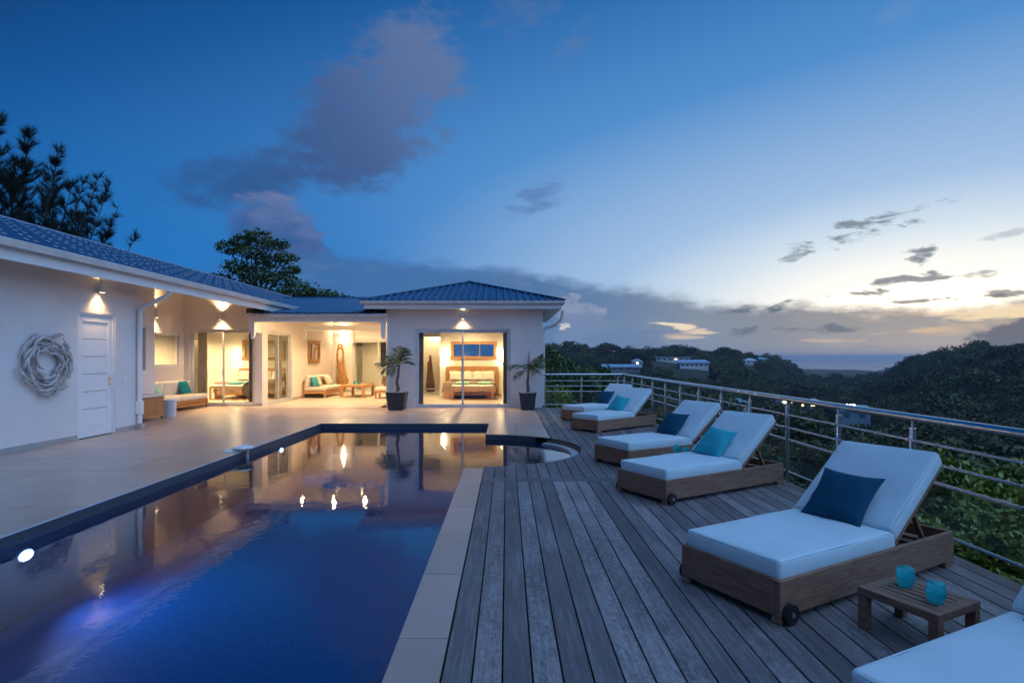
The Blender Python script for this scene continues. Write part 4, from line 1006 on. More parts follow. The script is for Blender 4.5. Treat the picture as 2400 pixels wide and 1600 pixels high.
MB().lathe([(.001, .02), (rs_-.014, .02), (rs_-.014, .425), (.001, .425)], 24).build('liner', mat('stool_liner', (.20, .17, .22), .9), st)
def sofa(name_loc, rz, L, D, lab, mt, cmat, seat_z=.40, nb=2, holes=True):
    s = empty('sofa', name_loc, rz, lab, 'sofa')      # local x along the length, front toward -y
    for x in (-L/2, L/2-.06):
        for y in (-D/2, D/2-.06): MB().box((x, y, 0), (x+.06, y+.06, .25)).build('leg', mt, s)
    m = MB(); f0, f1 = -D/2-.0, -D/2+.03
    m.box((-L/2+.06, f0, .10), (L/2-.06, f1, .145)); m.box((-L/2+.06, f0, .205), (L/2-.06, f1, .25)); n = int((L-.12)/.085)
    for k in range(n):
        x = -L/2+.06+(L-.12)*k/n; m.box((x, f0+.001, .145), (x+.048, f1-.001, .205))
    m.build('pierced_rail', mt, s)
    for x in (-L/2+.0, L/2-.03): MB().box((x+.0, -D/2+.06, .17), (x+.03, D/2-.06, .25)).build('end_rail', mt, s)
    MB().box((-L/2, -D/2, .251), (L/2, D/2, .272)).build('seat_board', mt, s)
    MB().box((-L/2, D/2-.035, .273), (L/2, D/2, .66)).build('back_board', mt, s)
    ob('seat_cushion', puff_mesh('seat_cushion', L-.01, D-.05, .145, .035, .012, nx=18), cmat, s, (0, -.02, .273))
    w = L/nb
    for k in range(nb):
        o = ob('back_cushion', puff_mesh('back_cushion', w-.015, .42, .16, .035, .014, nx=10, ny=6, seed=k), cmat, s, (-L/2+w*(k+.5), D/2-.06, .42))
        o.rotation_euler = (R(100), 0, 0); o.location = (-L/2+w*(k+.5), D/2-.055-.02, .635)
    return s
sofa((-9.82, 16.68, 0), R(-90+180), 2.62, .84, 'cream porch sofa on a pierced teak base under the recessed window', teak, cream)
def leaning(p, rz, tilt, mesh_, mt, lab, name='throw_pillow'):
    o = ob(name, mesh_, mt); o.location = p; o.rotation_euler = Euler((tilt, 0, rz), 'XYZ'); tag(o, lab, 'pillow', 'pillows on the cream sofas'); return o
leaning((-9.84, 16.05, .60), R(100), R(58), pillow_mesh('throw_pillow', .46, .42, .15, seed=21), mint_p, 'mint green pillow on the left of the porch sofa')
leaning((-9.90, 17.55, .63), R(82), R(66), pillow_mesh('throw_pillow', .46, .44, .15, seed=22), teal_p, 'dark teal pillow at the right end of the porch sofa')

# ================================================================ LOUNGE furniture
sofa((-7.33, 22.85, 0), R(90), 2.25, .86, 'cream lounge sofa on a light teak base along the lounge side wall', teak_h, cream)
leaning((-7.38, 21.98, .62), R(70), R(68), pillow_mesh('throw_pillow', .42, .42, .14, seed=31), mat('aqua_fabric', (.03, .26, .36), .85), 'deep aqua pillow on the lounge sofa')
leaning((-7.36, 22.28, .61), R(80), R(62), pillow_mesh('throw_pillow', .42, .42, .14, seed=32), mat('sand_fabric', (.70, .60, .45), .85), 'sand coloured pillow beside the aqua one on the lounge sofa')
leaning((-7.30, 23.3, .62), R(80), R(62), pillow_mesh('throw_pillow', .46, .46, .15, seed=33), MATS['sand_fabric'], 'large sand coloured pillow in the middle of the lounge sofa')
leaning((-7.33, 23.66, .61), R(85), R(62), pillow_mesh('throw_pillow', .42, .42, .14, seed=34), mat('pale_aqua_fabric', (.42, .66, .62), .85), 'pale aqua pillow at the far end of the lounge sofa')
ct = empty('coffee_table', (-5.93, 22.75, 0), 0, 'light teak coffee table with thick square legs in the lounge', 'coffee table')
TW, TL, TZ = .92, 1.7, .47
for sx_ in (-1, 1):
    for sy_ in (-1, 1): MB().box((sx_*TW/2-(.1 if sx_ > 0 else 0), sy_*TL/2-(.1 if sy_ > 0 else 0), 0), (sx_*TW/2+(.1 if sx_ < 0 else 0), sy_*TL/2+(.1 if sy_ < 0 else 0), TZ-.075)).build('leg', teak_h, ct, bevel=.004)
MB().box((-TW/2, -TL/2, TZ-.074), (TW/2, TL/2, TZ-.002)).build('apron', teak_h, ct, bevel=.004)
for k in range(5): MB().box((-TW/2+TW/5*k+.002, -TL/2, TZ-.0015), (-TW/2+TW/5*(k+1)-.002, TL/2, TZ+.012)).build('top_plank', teak_h, ct)
aqua_c = mat('aqua_ceramic', (.05, .36, .46), .3)
for k, (x, y, h_) in enumerate(((-5.98, 22.45, .13), (-5.88, 22.55, .11), (-5.80, 22.42, .10))):
    o = empty('candle_holder', (x, y, TZ+.0125), 0, ('tallest', 'middle', 'smallest')[k]+' of the three aqua candle holders on the lounge table', 'candle holder', 'aqua candle holders')
    MB().lathe([(.001, 0), (.045, 0), (.045, h_), (.039, h_), (.039, .02), (.001, .02)], 20).build('cup', aqua_c, o, smooth=40)
    MB().lathe([(.001, .0205), (.034, .0205), (.034, h_*.7), (.001, h_*.7)], 16).build('candle', cream, o)
ac = empty('armchair', (-4.62, 21.9, 0), R(0), 'low cream armchair with teak frame at the right side of the lounge', 'armchair')
for x in (-.36, .30):
    for y in (-.36, .30): MB().box((x, y, 0), (x+.06, y+.06, .25)).build('leg', teak_h, ac)
MB().box((-.36, -.36, .2), (.36, .36, .272)).build('seat_frame', teak_h, ac, bevel=.003)
ob('seat_cushion', puff_mesh('seat_cushion', .70, .70, .14, .035, .012, nx=8), cream, ac, (0, 0, .273))
MB().box((.30, -.36, .275), (.36, .36, .70)).build('backrest', teak_h, ac)
o = ob('back_cushion', puff_mesh('back_cushion', .66, .40, .15, .035, .012, nx=8, ny=6), cream, ac, (.285, 0, .62), (R(90), 0, R(90)))
# driftwood root sculpture
def ang_wood(name, label, p, Hh, W, prof, mt, base=True):
    o = empty(name, p, 0, label, 'sculpture'); n = 16; m = MB(); rings = []
    for i, (z, w, off, dpt) in enumerate(prof):
        for k in range(n):
            a = 2*PI*k/n; rr2 = 1+.28*mnoise.noise(Vector((math.cos(a)*1.7, math.sin(a)*1.7, z*5)))
            m.v.append((off+w/2*math.cos(a)*rr2, dpt/2*math.sin(a)*rr2, z))
    for i in range(len(prof)-1):
        for k in range(n): a = i*n+k; b_ = i*n+(k+1) % n; m.f.append((a, b_, b_+n, a+n))
    m.f.append(tuple(range(n))[::-1]); e_ = (len(prof)-1)*n; m.f.append(tuple(e_+k for k in range(n)))
    m.build('wood', mt, o, smooth=50); return o
gold_w = mat('root_wood', (.46, .25, .09), .6, col2=(.20, .095, .03), vs_=7, stretch=(3, 3, 1), bump=.6, bs=14)
sc_ = ang_wood('root_sculpture', 'tall golden root wood sculpture in the back corner of the lounge', (-7.22, 24.95, 0), 2.1, .5,
    [(0, .20, 0, .2), (.15, .30, .02, .22), (.35, .46, .03, .26), (.55, .50, .05, .28), (.75, .40, .0, .24), (.95, .34, -.02, .2), (1.2, .32, -.04, .18), (1.35, .30, -.04, .16)], gold_w)
for s_, r0 in ((-1, .05), (1, .055)):
    MB().tube([(-.04+s_*.10, 0, 1.30), (-.05+s_*.135, 0, 1.5), (-.05+s_*.125, 0, 1.72), (-.05+s_*.10, .0, 1.9), (-.05+s_*.05, 0, 1.98)], [.065, .05, .045, .05, .05], 8).build('limb', gold_w, sc_, smooth=60)
MB().tube([(-.05+.085*math.cos(i*PI/8), 0, 2.03+.085*math.sin(i*PI/8)) for i in range(17)], .042, 8).build('loop', gold_w, sc_, smooth=60)
# carved mirror on the side wall
mir_m = mat('mirror_glass', (.85, .85, .85), .02, metal=1.0)
def mirror(label, p, axis, W, Hh, fw, fm, carved=False):
    o = empty('mirror', p, 0, label, 'mirror')
    def P(u, w, z): return (w, u, z) if axis == 'y' else (u, -w, z)
    def bx2(mb, u0, u1, w0, w1, z0, z1): A, B = P(u0, w0, z0), P(u1, w1, z1); return mb.box(tuple(map(min, A, B)), tuple(map(max, A, B)))
    for q in ((-W/2, -W/2+fw, -Hh/2, Hh/2), (W/2-fw, W/2, -Hh/2, Hh/2), (-W/2+fw, W/2-fw, Hh/2-fw, Hh/2), (-W/2+fw, W/2-fw, -Hh/2, -Hh/2+fw)):
        bx2(MB(), q[0], q[1], .0, .045, q[2], q[3]).build('frame_side', fm, o, bevel=.004)
    bx2(MB(), -W/2+fw, W/2-fw, .005, .012, -Hh/2+fw, Hh/2-fw).build('glass', mir_m, o)
    if carved:
        m = MB(); step = .075
        def bead(u, z):
            c_ = Vector(P(u, .05, z)); r_ = random.uniform(.022, .036)
            m.obox(c_, Vector(P(1, 0, 0))*1, Vector(P(0, 1, 0)), (0, 0, 1), (r_, .012, r_*random.uniform(.6, 1.2)))
        for z in np.arange(-Hh/2+.03, Hh/2, step*.8):
            for u in (-W/2+.03, -W/2+.085, W/2-.03, W/2-.085): bead(u+random.uniform(-.01, .01), z)
        for u in np.arange(-W/2+.03, W/2, step):
            for z in (-Hh/2+.03, -Hh/2+.085, Hh/2-.03, Hh/2-.085): bead(u, z+random.uniform(-.01, .01))
        cb = m.build('carving', fm, o, bevel=.006); cb['kind'] = 'stuff'
    return o
mirror('carved wooden mirror on the lounge side wall above the sofa', (XS, 23.05, 1.78), 'y', 1.35, .88, .13, gold_w, True)
# wall lamp on the lounge back wall
shade_m = emis('lamp_shade_glow', (1, .80, .50), 7)
def sconce(p, label, axis=-1, e=14):
    o = empty('wall_sconce', p, 0, label, 'wall lamp', 'shaded bedside wall lamps')
    MB().box((-.05, axis*.0, -.22), (.05, axis*.025, -.12) if axis > 0 else (.05, .0, -.12)).build('wall_plate', steel, o) if axis > 0 else MB().box((-.05, -.025, -.22), (.05, -.0005, -.12)).build('wall_plate', steel, o)
    MB().tube([(0, -.02, -.17), (0, -.09, -.19), (0, -.13, -.16), (0, -.13, -.10)], .012, 8).build('arm', steel, o, smooth=50)
    MB().lathe([(.115, -.11), (.115, .13), (.111, .13), (.111, -.11)], 24, (0, -.13, 0), closed=True).build('lamp_shade', shade_m, o, smooth=40)
    MB().lathe([(.001, -.05), (.025, -.03), (.03, .02), (.001, .05)], 12, (0, -.13, 0)).build('bulb', bulb, o)
    room_light('sconce_light', (0, -.135, .16), e*1.6, r=.04, parent=o); room_light('sconce_light', (0, -.135, -.15), e*1.0, r=.04, parent=o)
sconce((-7.28, BY, 2.56), 'bright wall lamp high on the lounge back wall above the root sculpture', e=26)

# ================================================================ BEDROOMS
oak = mat('oak', (.46, .24, .10), .5, col2=(.36, .18, .07), vs_=4, stretch=(1, 6, 6), rnd=.06)
sheet_m = mat('white_sheet', (.74, .70, .64), .9); throw_m = mat('taupe_throw', (.30, .225, .175), .92, col2=(.25, .185, .145), vs_=9, bump=.3, bs=120)
def drape_mesh(name, W, L, top, drop, fold=.03, seed=0, foot=True):
    """blanket over a bed: x across (centred), y from head (0) to foot (-L)"""
    bm = bmesh.new(); nx, ny = 44, 34; g = []
    tw, tl = W+2*drop, L+(drop if foot else 0)
    for i in range(nx+1):
        row = []
        for j in range(ny+1):
            u = -tw/2+tw*i/nx; v = tl*j/ny
            ex_ = max(abs(u)-W/2, 0); ey_ = max(v-L, 0); x = max(-W/2, min(W/2, u)); y = -min(v, L)
            dp = max(ex_, ey_)
            if ex_ > 0 and ey_ > 0: dp = min(math.hypot(ex_, ey_), drop*1.12)
            sg = 1 if u > 0 else -1
            if ex_ > 0: x += sg*(.02+fold*math.sin(v*9+seed)*min(1, ex_/drop)+.10*min(1, ex_/drop)*(.35 if ey_ > 0 else .12))
            if ey_ > 0: y -= .02+fold*math.sin(u*8+seed*2)*min(1, ey_/drop)+.03*(ex_ > 0)
            rr_ = .03*math.exp(-(dp/.03)) if dp > 0 else 0
            z = top-dp+.006*mnoise.noise(Vector((u*4+seed, v*4, 0)))
            row.append(bm.verts.new((x, y, z)))
        g.append(row)
    for i in range(nx):
        for j in range(ny): bm.faces.new((g[i][j], g[i+1][j], g[i+1][j+1], g[i][j+1]))
    bmesh.ops.recalc_face_normals(bm, faces=bm.faces); bmesh.ops.solidify(bm, geom=bm.faces[:], thickness=.008)
    me = bpy.data.meshes.new(name); bm.to_mesh(me); bm.free(); me.polygons.foreach_set('use_smooth', [True]*len(me.polygons)); return me
def bed(p, lab, W=1.85, L=2.0, hb_w=2.14, hb_h=1.18, blanket=1.35, gr=None):
    b_ = empty('bed', p, 0, lab, 'bed')                 # origin at the middle of the head wall, foot toward -y
    MB().box((-hb_w/2, -.075, 0), (hb_w/2, -.003, hb_h)).build('headboard', oak, b_, bevel=.008)
    MB().box((-W/2, -L-.05, .14), (W/2, -.08, .30)).build('bed_frame', oak, b_, bevel=.005)
    for x in (-W/2+.02, W/2-.28):
        for y in (-L-.045, -.5): MB().box((x, y, 0), (x+.26, y+.10, .139)).build('leg', oak, b_)
    MB().box((-W/2+.01, -L-.052, .001), (-W/2+.24, -L-.0505, .30)).build('foot_panel', oak, b_); MB().box((W/2-.24, -L-.052, .001), (W/2-.01, -L-.0505, .30)).build('foot_panel', oak, b_)
    ob('mattress', puff_mesh('mattress', W-.04, L-.06, .28, .06, .01, nx=10, ny=10), sheet_m, b_, (0, -L/2-.04, .301))
    ob('sheet', drape_mesh('sheet', W-.02, L-.42, .60, .20, .008, foot=False), sheet_m, b_, (0, -.40, 0))
    ob('throw', drape_mesh('throw', W+.03, L-.62, .615, .36, .018, seed=2), throw_m, b_, (0, -.64, 0))
    for k in range(4):
        x = -W/2+.26+(W-.52)/3*k
        pm = pillow_mesh('pillow', .50, .42, .16, seed=40+k); o = ob('pillow', pm, cream if k % 2 == 0 else sheet_m, b_, (x, -.27, .80), (R(64), 0, R(random.uniform(-6, 6))))
    for k in range(2): ob('pillow', pillow_mesh('pillow', .70, .42, .16, seed=50+k), sheet_m, b_, (-W/4+W/2*k, -.155, .80), (R(74), 0, 0))
    return b_
def bench(p, lab, W=1.5, D=.42, Hh=.46):
    b_ = empty('bench', p, 0, lab, 'bench')
    for x in (-W/2, W/2-.06):
        for y in (-D/2, D/2-.05): MB().box((x, y, .03), (x+.06, y+.05, Hh-.05)).build('leg', oak, b_)
    for x in (-W/2, W/2-.06): MB().box((x, -D/2, 0), (x+.06, D/2, .0295)).build('runner', oak, b_)
    for y in (-D/2, D/2-.05): MB().box((-W/2+.0605, y, .0), (W/2-.0605, y+.05, .0295)).build('runner', oak, b_)
    MB().box((-W/2, -D/2, Hh-.0495), (W/2, D/2, Hh)).build('apron', oak, b_)
    ob('seat_pad', puff_mesh('seat_pad', W-.01, D-.01, .085, .03, .006, nx=10, ny=5), cream, b_, (0, 0, Hh+.0005)); return b_
def towel(p, rz, lab, mt):
    o = empty('rolled_towel', p, rz, lab, 'towel', 'rolled towels on the bed benches'); m = MB()
    m.tube([(-.24, 0, .062), (-.22, 0, .062), (.22, 0, .062), (.24, 0, .062)], [.045, .062, .062, .045], 18); m.build('roll', mt, o, smooth=50)
    sp2 = [(.242, (.05-.0045*i)*math.cos(i*.7), .062+(.05-.0045*i)*math.sin(i*.7)) for i in range(9)]
    MB().tube(sp2, .006, 5).build('end_fold', mt, o); MB().tube([(-x, y, z) for x, y, z in sp2], .006, 5).build('end_fold', mt, o)
towel_m = mat('mint_towel', (.36, .66, .55), .95, bump=.4, bs=120); towel_a = mat('aqua_towel', (.20, .50, .48), .95, bump=.4, bs=120)
bed((-1.40, 23.20, .004), 'double bed with taupe throw and four cushions in the pavilion bedroom')
bench((-1.25, 20.80, .004), 'long oak bench with cream pad at the foot of the pavilion bed')
towel((-1.62, 20.80, .551), R(8), 'left rolled mint towel on the pavilion bench', towel_m); towel((-.80, 20.80, .551), R(4), 'right rolled mint towel on the pavilion bench', towel_m)
mirror('wide oak framed mirror above the pavilion headboard', (-1.345, 23.199, 1.83), 'x', 1.85, .72, .115, oak)
sconce((-2.55, 23.199, 1.52), 'shaded wall lamp left of the pavilion bed'); sconce((-.22, 23.199, 1.52), 'shaded wall lamp right of the pavilion bed')
sw_ = empty('driftwood_sculpture', (-3.45, 25.75, .004), 0, 'tall pointed driftwood plank sculpture in the passage of the pavilion', 'sculpture')
pl_m = mat('grey_driftwood', (.36, .21, .12), .9, col2=(.22, .12, .065), vs_=5, stretch=(5, 5, 1), bump=.6, bs=16)
m = MB(); pr = [(-.20, .16), (.21, .16), (.19, .45), (.12, .9), (.07, 1.35), (.045, 1.62), (-.02, 1.66), (-.045, 1.60), (-.05, 1.38), (-.12, 1.34), (-.13, .95), (-.17, .5)]
m.extr([(x, -.04, z) for x, z in pr], (0, .08, 0)); m.build('plank', pl_m, sw_, bevel=.012)
MB().box((-.18, -.10, 0), (.20, .10, .10)).build('base_block', pl_m, sw_, bevel=.02); MB().tube([(-.05, 0, .1), (-.05, 0, .17)], .012, 8).tube([(.08, 0, .1), (.08, 0, .17)], .012, 8).build('pin', steel, sw_)
def curtain(x0, x1, y, z0, z1, lab, axis='x', mt=None, seed=0):
    o = empty('curtain', ((x0+x1)/2, y, z1) if axis == 'x' else (y, (x0+x1)/2, z1), 0, lab, 'curtain', 'grey curtains behind the sliding doors'); bm = bmesh.new(); n = 60; g = []; w = x1-x0
    for i in range(n+1):
        u = -w/2+w*i/n; d_ = .035*math.sin(i*.85+seed)+.012*math.sin(i*2.1+seed)
        g.append([bm.verts.new((u, d_*(.5+.5*f), -(z1-z0)*f) if axis == 'x' else (d_*(.5+.5*f), u, -(z1-z0)*f)) for f in (0, .3, .6, 1)])
    for i in range(n):
        for j in range(3): bm.faces.new((g[i][j], g[i+1][j], g[i+1][j+1], g[i][j+1]))
    bmesh.ops.solidify(bm, geom=bm.faces[:], thickness=.004)
    me = bpy.data.meshes.new('fabric'); bm.to_mesh(me); bm.free(); me.polygons.foreach_set('use_smooth', [True]*len(me.polygons)); ob('fabric', me, mt or curt_m, o)
    MB().tube([(-w/2-.05, 0, .02), (w/2+.05, 0, .02)] if axis == 'x' else [(0, -w/2-.05, .02), (0, w/2+.05, .02)], .012, 8).build('rod', steel, o)
curt_m = mat('curtain_fabric', (.50, .46, .42), .9, col2=(.43, .39, .35), vs_=8)
curtain(-2.76, -2.62, FY+.34, .03, 2.6, 'grey curtain drawn to the left of the pavilion door'); curtain(-.12, .04, FY+.34, .03, 2.6, 'grey curtain drawn to the right of the pavilion door', seed=2)
curtain(-10.02, -9.74, LY+.34, .03, 2.6, 'grey curtain at the left of the front bedroom door', seed=1); curtain(-8.36, -8.12, LY+.34, .03, 2.6, 'grey curtain at the right of the front bedroom door', seed=3)
curtain(20.15, 20.66, XS-.36, .03, 2.6, 'grey curtain behind the lounge side sliding door', axis='y', seed=4)
curtain(-6.8, -6.55, BY+.36, .03, 2.5, 'grey curtain behind the back bedroom door', seed=5)
bed((-9.95, 23.40, .004), 'double bed with cream throw in the front bedroom behind the left sliding door', hb_w=2.0, hb_h=1.1)
bench((-10.05, 20.95, .004), 'oak bench at the foot of the front bedroom bed')
towel((-9.95, 20.95, .551), R(3), 'left rolled aqua towel on the front bedroom bench', towel_a); towel((-9.40, 20.95, .551), R(-3), 'right rolled aqua towel on the front bedroom bench', towel_a)
mirror('oak framed mirror above the front bedroom headboard', (-9.95, 23.399, 1.83), 'x', 1.75, .80, .12, oak)
sconce((-11.02, 23.399, 1.50), 'shaded wall lamp left of the front bedroom bed')
io = empty('interior_door', (-12.05, 23.399, .004), 0, 'white interior door with grooved panels behind the front bedroom bed', 'door')
MB().box((-.46, -.06, 0), (.46, -.001, 2.1)).build('frame', whitep, io, bevel=.004)
for k in range(5): MB().box((-.36, -.075, .12+.38*k), (.36, -.0605, .12+.38*k+.365)).build('panel', plaster_in, io, bevel=.004)
MB().tube([(.37, -.062, 1.03), (.37, -.11, 1.03), (.28, -.115, 1.03)], .01, 8).build('handle', steel, io)
od = empty('interior_door', (-10.57, 19.6, .004), R(55), 'open taupe interior door leaf beside the curtain in the front bedroom', 'door')
MB().box((-.30, -.02, 0), (.30, .02, 2.12)).build('leaf', mat('taupe_door', (.42, .36, .30), .6), od, bevel=.004)
for k in range(5): MB().box((-.24, -.027, .12+.38*k), (.24, -.0205, .12+.38*k+.365)).build('panel', MATS['taupe_door'], od, bevel=.003)
MB().tube([(.25, -.022, 1.03), (.25, -.07, 1.03), (.16, -.075, 1.03)], .01, 8).build('handle', steel, od)
pic = empty('picture', (-12.9, 23.399, 1.75), 0, 'slim pale framed picture on the front bedroom wall', 'picture'); MB().box((-.16, -.03, -.45), (.16, -.001, .45)).build('frame', cream, pic, bevel=.006); MB().box((-.11, -.034, -.40), (.11, -.0305, .40)).build('print', mat('pale_print', (.62, .58, .50), .8, col2=(.40, .36, .30), vs_=7), pic)
rt = empty('round_tray_table', (-8.62, 19.25, .004), 0, 'round dark tray leaning on a stand behind the front bedroom door', 'tray table')
MB().lathe([(.001, -.015), (.27, -.015), (.285, .02), (.275, .02), (.262, -.003), (.001, -.003)], 32).build('tray', mat('dark_wood', (.16, .10, .055), .6), rt, (0, 0, .46), (R(72), 0, R(20)), smooth=40)
MB().tube([(-.1, .06, .0), (.0, .10, .45)], .012, 8).tube([(.12, .06, .0), (.0, .10, .45)], .012, 8).build('stand_leg', steel, rt); MB().box((-.2, -.05, 0), (.2, .14, .04)).build('base', MATS['dark_wood'], rt)
bed((-5.2, 30.39, .003), 'bed with pale cover in the back bedroom beyond the lounge', hb_w=1.9, hb_h=1.1)
lv = empty('louvre_window', (-6.35, 30.399, 1.75), 0, 'dark louvred window on the far wall of the back bedroom', 'louvre window')
MB().box((-.42, -.03, -.75), (-.36, -.001, .75)).box((.36, -.03, -.75), (.42, -.001, .75)).box((-.36, -.03, .69), (.36, -.001, .75)).box((-.36, -.03, -.75), (.36, -.001, -.69)).build('frame', whitep, lv)
for k in range(12): MB().bar((-.36, -.02, -.63+.115*k), (.36, -.02, -.63+.115*k), .06, .008, (0, -.6, .8)).build('slat', mat('louvre', (.06, .08, .12), .3) if k == 0 else MATS['louvre'], lv)
MB().box((-.36, -.006, -.69), (.36, -.0015, .69)).build('dark_pane', dark, lv)

# ================================================================ POTTED PALMS
potm = mat('slate_pot', (.055, .05, .055), .7, col2=(.022, .02, .022), vs_=14, stretch=(1, 1, 4), bump=1.0, bs=22)
pebble = mat('white_pebbles', (.65, .63, .62), .8)
def frond(length, droop, n=15, lw=.020, ll=.26, seed=0):
    m = MB(); pts = []
    for i in range(n+1):
        f = i/n; pts.append(Vector((length*f*(1-.12*droop*f), 0, length*(.55*f-droop*f*f*1.05))))
    m.tube(pts, [.009*(1-.8*i/n)+.002 for i in range(n+1)], 5); rr_ = random.Random(seed)
    for i in range(3, n+1):
        p = pts[i]; tg = (pts[min(i+1, n)]-pts[i-1]).normalized(); f = i/n; L = ll*math.sin(PI*min(1, .18+.85*f))*(rr_.uniform(.85, 1.1))
        for s in (-1, 1):
            for q in range(1):
                side = Vector((0, s, 0)); dr = (side*.72+tg*(.62+.5*f)+Vector((0, 0, -.35-rr_.uniform(0, .5)))).normalized()
                b0 = p-tg*(q*.5*length/n); e1 = b0+dr*L*.55+Vector((0, 0, .02)); e2 = b0+dr*L+Vector((0, 0, -.06*L/.2*rr_.uniform(.3, 1.4))); wv2 = tg*lw*.5
                m.add([b0-wv2*.5, b0+wv2*.5, e1+wv2, e1-wv2, e2], [(0, 1, 2, 3), (3, 2, 4)])
    return m.mesh('frond')
def palm(p, lab, pw, ph_, trunk, fr_list, gsc=1.):
    o = empty('potted_palm', p, 0, lab, 'potted palm', 'potted palms flanking the pavilion door')
    m = MB(); b0, t0 = pw*.40, pw*.5; zs = [0, .02, ph_-.07, ph_-.06, ph_]
    def ring(w, z): return [(-w, -w, z), (w, -w, z), (w, w, z), (-w, w, z)]
    rings = [ring(b0, 0), ring(t0*.985, ph_-.06), ring(t0*1.04, ph_-.055), ring(t0*1.04, ph_), ring(t0*.86, ph_), ring(t0*.84, ph_-.05)]
    for rg in rings: m.v += rg
    for i in range(len(rings)-1):
        for k in range(4): m.f.append((i*4+k, i*4+(k+1) % 4, (i+1)*4+(k+1) % 4, (i+1)*4+k))
    m.f.append((3, 2, 1, 0)); m.build('pot', potm, o, bevel=.004)
    m = MB()
    for i in range(9):                       # stacked slate strips on the visible faces
        z0 = .03+(ph_-.10)*i/9; w0 = b0+(t0*.985-b0)*(z0/(ph_-.06))
        x = -w0
        while x < w0-.03:
            L = min(random.uniform(.07, .16), w0-x); pr_ = random.uniform(.004, .012)
            m.box((x+.002, -w0-pr_, z0), (x+L-.002, -w0+.004, z0+(ph_-.10)/9-.004)); x += L
    m.build('slate_strips', potm, o)['kind'] = 'stuff'
    m = MB()
    for k in range(110):
        x, y = random.uniform(-1, 1)*t0*.80, random.uniform(-1, 1)*t0*.80; s = random.uniform(.012, .024)
        m.obox((x, y, ph_-.03+random.uniform(0, .035)), Vector((1, random.uniform(-.5, .5), .2)).normalized(), Vector((0, 1, 0)), Vector((0, 0, 1)), (s, s*.8, s*.6))
    m.box((-t0*.84, -t0*.84, ph_-.09), (t0*.84, t0*.84, ph_-.035)); m.build('pebbles', pebble, o)['kind'] = 'stuff'
    MB().tube([(x, 0, z) for x, z, r_ in trunk], [r_ for x, z, r_ in trunk], 9).build('trunk', palm_t, o, smooth=50)
    tx, tz = trunk[-1][0], trunk[-1][1]
    for k, (rz, ry, L, dr) in enumerate(fr_list):
        f = ob('frond', frond(L, dr, ll=(.40 if ry < R(75) else .07)*gsc, lw=.030, seed=k), palm_l, o, (tx, 0, tz-.02)); f.rotation_euler = Euler((0, -ry, rz), 'XYZ')
    return o
palm((-3.26, 16.99, .001), 'left potted palm in a dark slate pot beside the lounge opening', .56, .52,
     [(0, .42, .06), (.03, .62, .055), (-.01, .82, .045), (.03, 1.0, .04), (.04, 1.16, .036), (.06, 1.28, .03)],
     [(R(180), R(12), .80, .62), (R(200), R(2), .62, .85), (R(165), R(35), .70, .55), (R(20), R(62), .62, .35), (R(75), R(66), .62, .25), (R(-40), R(60), .60, .25), (R(120), R(72), .60, .15), (R(0), R(40), .45, .9), (R(-110), R(45), .5, .8), (R(230), R(-8), .5, .9)])
palm((.615, 16.99, .001), 'right potted palm in a dark slate pot at the pavilion corner', .49, .50,
     [(0, .40, .055), (.02, .60, .05), (.0, .80, .042), (.02, .98, .036), (.02, 1.12, .03)],
     [(R(0), R(40), .80, .62), (R(25), R(30), .62, .75), (R(-20), R(48), .78, .50), (R(60), R(45), .7, .6), (R(175), R(38), .72, .95), (R(190), R(10), .45, 1.0), (R(95), R(80), .62, .02), (R(-60), R(20), .5, .9), (R(-90), R(45), .5, .7)])

# ================================================================ TREES AND SHRUBS
def leaf_quads(c, size, n_bias=None, flat=.35, elong=1.5, droop=0.):
    """leaf faces: centres c (N,3) -> verts, quads (diamond shaped, folded look from random normals)"""
    N = len(c); d = rng.normal(size=(N, 3)); d[:, 2] = d[:, 2]*flat-droop; d /= np.linalg.norm(d, axis=1)[:, None]
    u = rng.normal(size=(N, 3)); u -= d*(u*d).sum(1)[:, None]; u /= np.linalg.norm(u, axis=1)[:, None]
    s = size*rng.uniform(.65, 1.3, size=(N, 1)); a = d*s*elong*.5; b_ = u*s*.5
    v = np.stack([c-a, c+b_*.9, c+a, c-b_*.9], 1).reshape(-1, 3); q = np.arange(4*N).reshape(N, 4); return v, q
def lump_points(lumps, n, shell=.45):
    """points in a union of ellipsoid lumps (x,y,z,rx,ry,rz), denser toward each lump's skin"""
    w = np.array([l[3]*l[4]*l[5] for l in lumps])**.67; k = rng.choice(len(lumps), n, p=w/w.sum()); L = np.array(lumps)[k]
    d = rng.normal(size=(n, 3)); d /= np.linalg.norm(d, axis=1)[:, None]; r = (shell+(1-shell)*rng.random(n))**.7
    r *= 1+.16*rng.normal(size=n)
    return L[:, :3]+d*L[:, 3:]*r[:, None]
def crown_mesh(name, lumps, n, size, **k):
    v, q = leaf_quads(lump_points(lumps, n), size, **k); return from_np(name, v, q)
def rnd_lumps(n, R_, Hh, z0, rmin=.28, rmax=.5, seed=0):
    rr_ = random.Random(seed); out = []
    for i in range(n):
        a = rr_.uniform(0, 2*PI); f = rr_.random()**.5; z = rr_.random(); w = 1-.55*abs(z-.35)
        s = R_*rr_.uniform(rmin, rmax); out.append((math.cos(a)*f*R_*.75*w, math.sin(a)*f*R_*.75*w, z0+Hh*z, s, s, s*rr_.uniform(.55, .85)))
    return out
def limb_set(trunk_h, lumps, r0, k=7):
    m = MB(); m.tube([(0, 0, 0), (.06*trunk_h*.3, .02, trunk_h*.5), (0, 0, trunk_h)], [r0, r0*.8, r0*.6], 9)
    for l in lumps[:k]:
        m.tube([(0, 0, trunk_h*.75), (l[0]*.45, l[1]*.45, trunk_h*.8+(l[2]-trunk_h*.8)*.5), (l[0], l[1], l[2])], [r0*.5, r0*.32, r0*.1], 6)
    return m
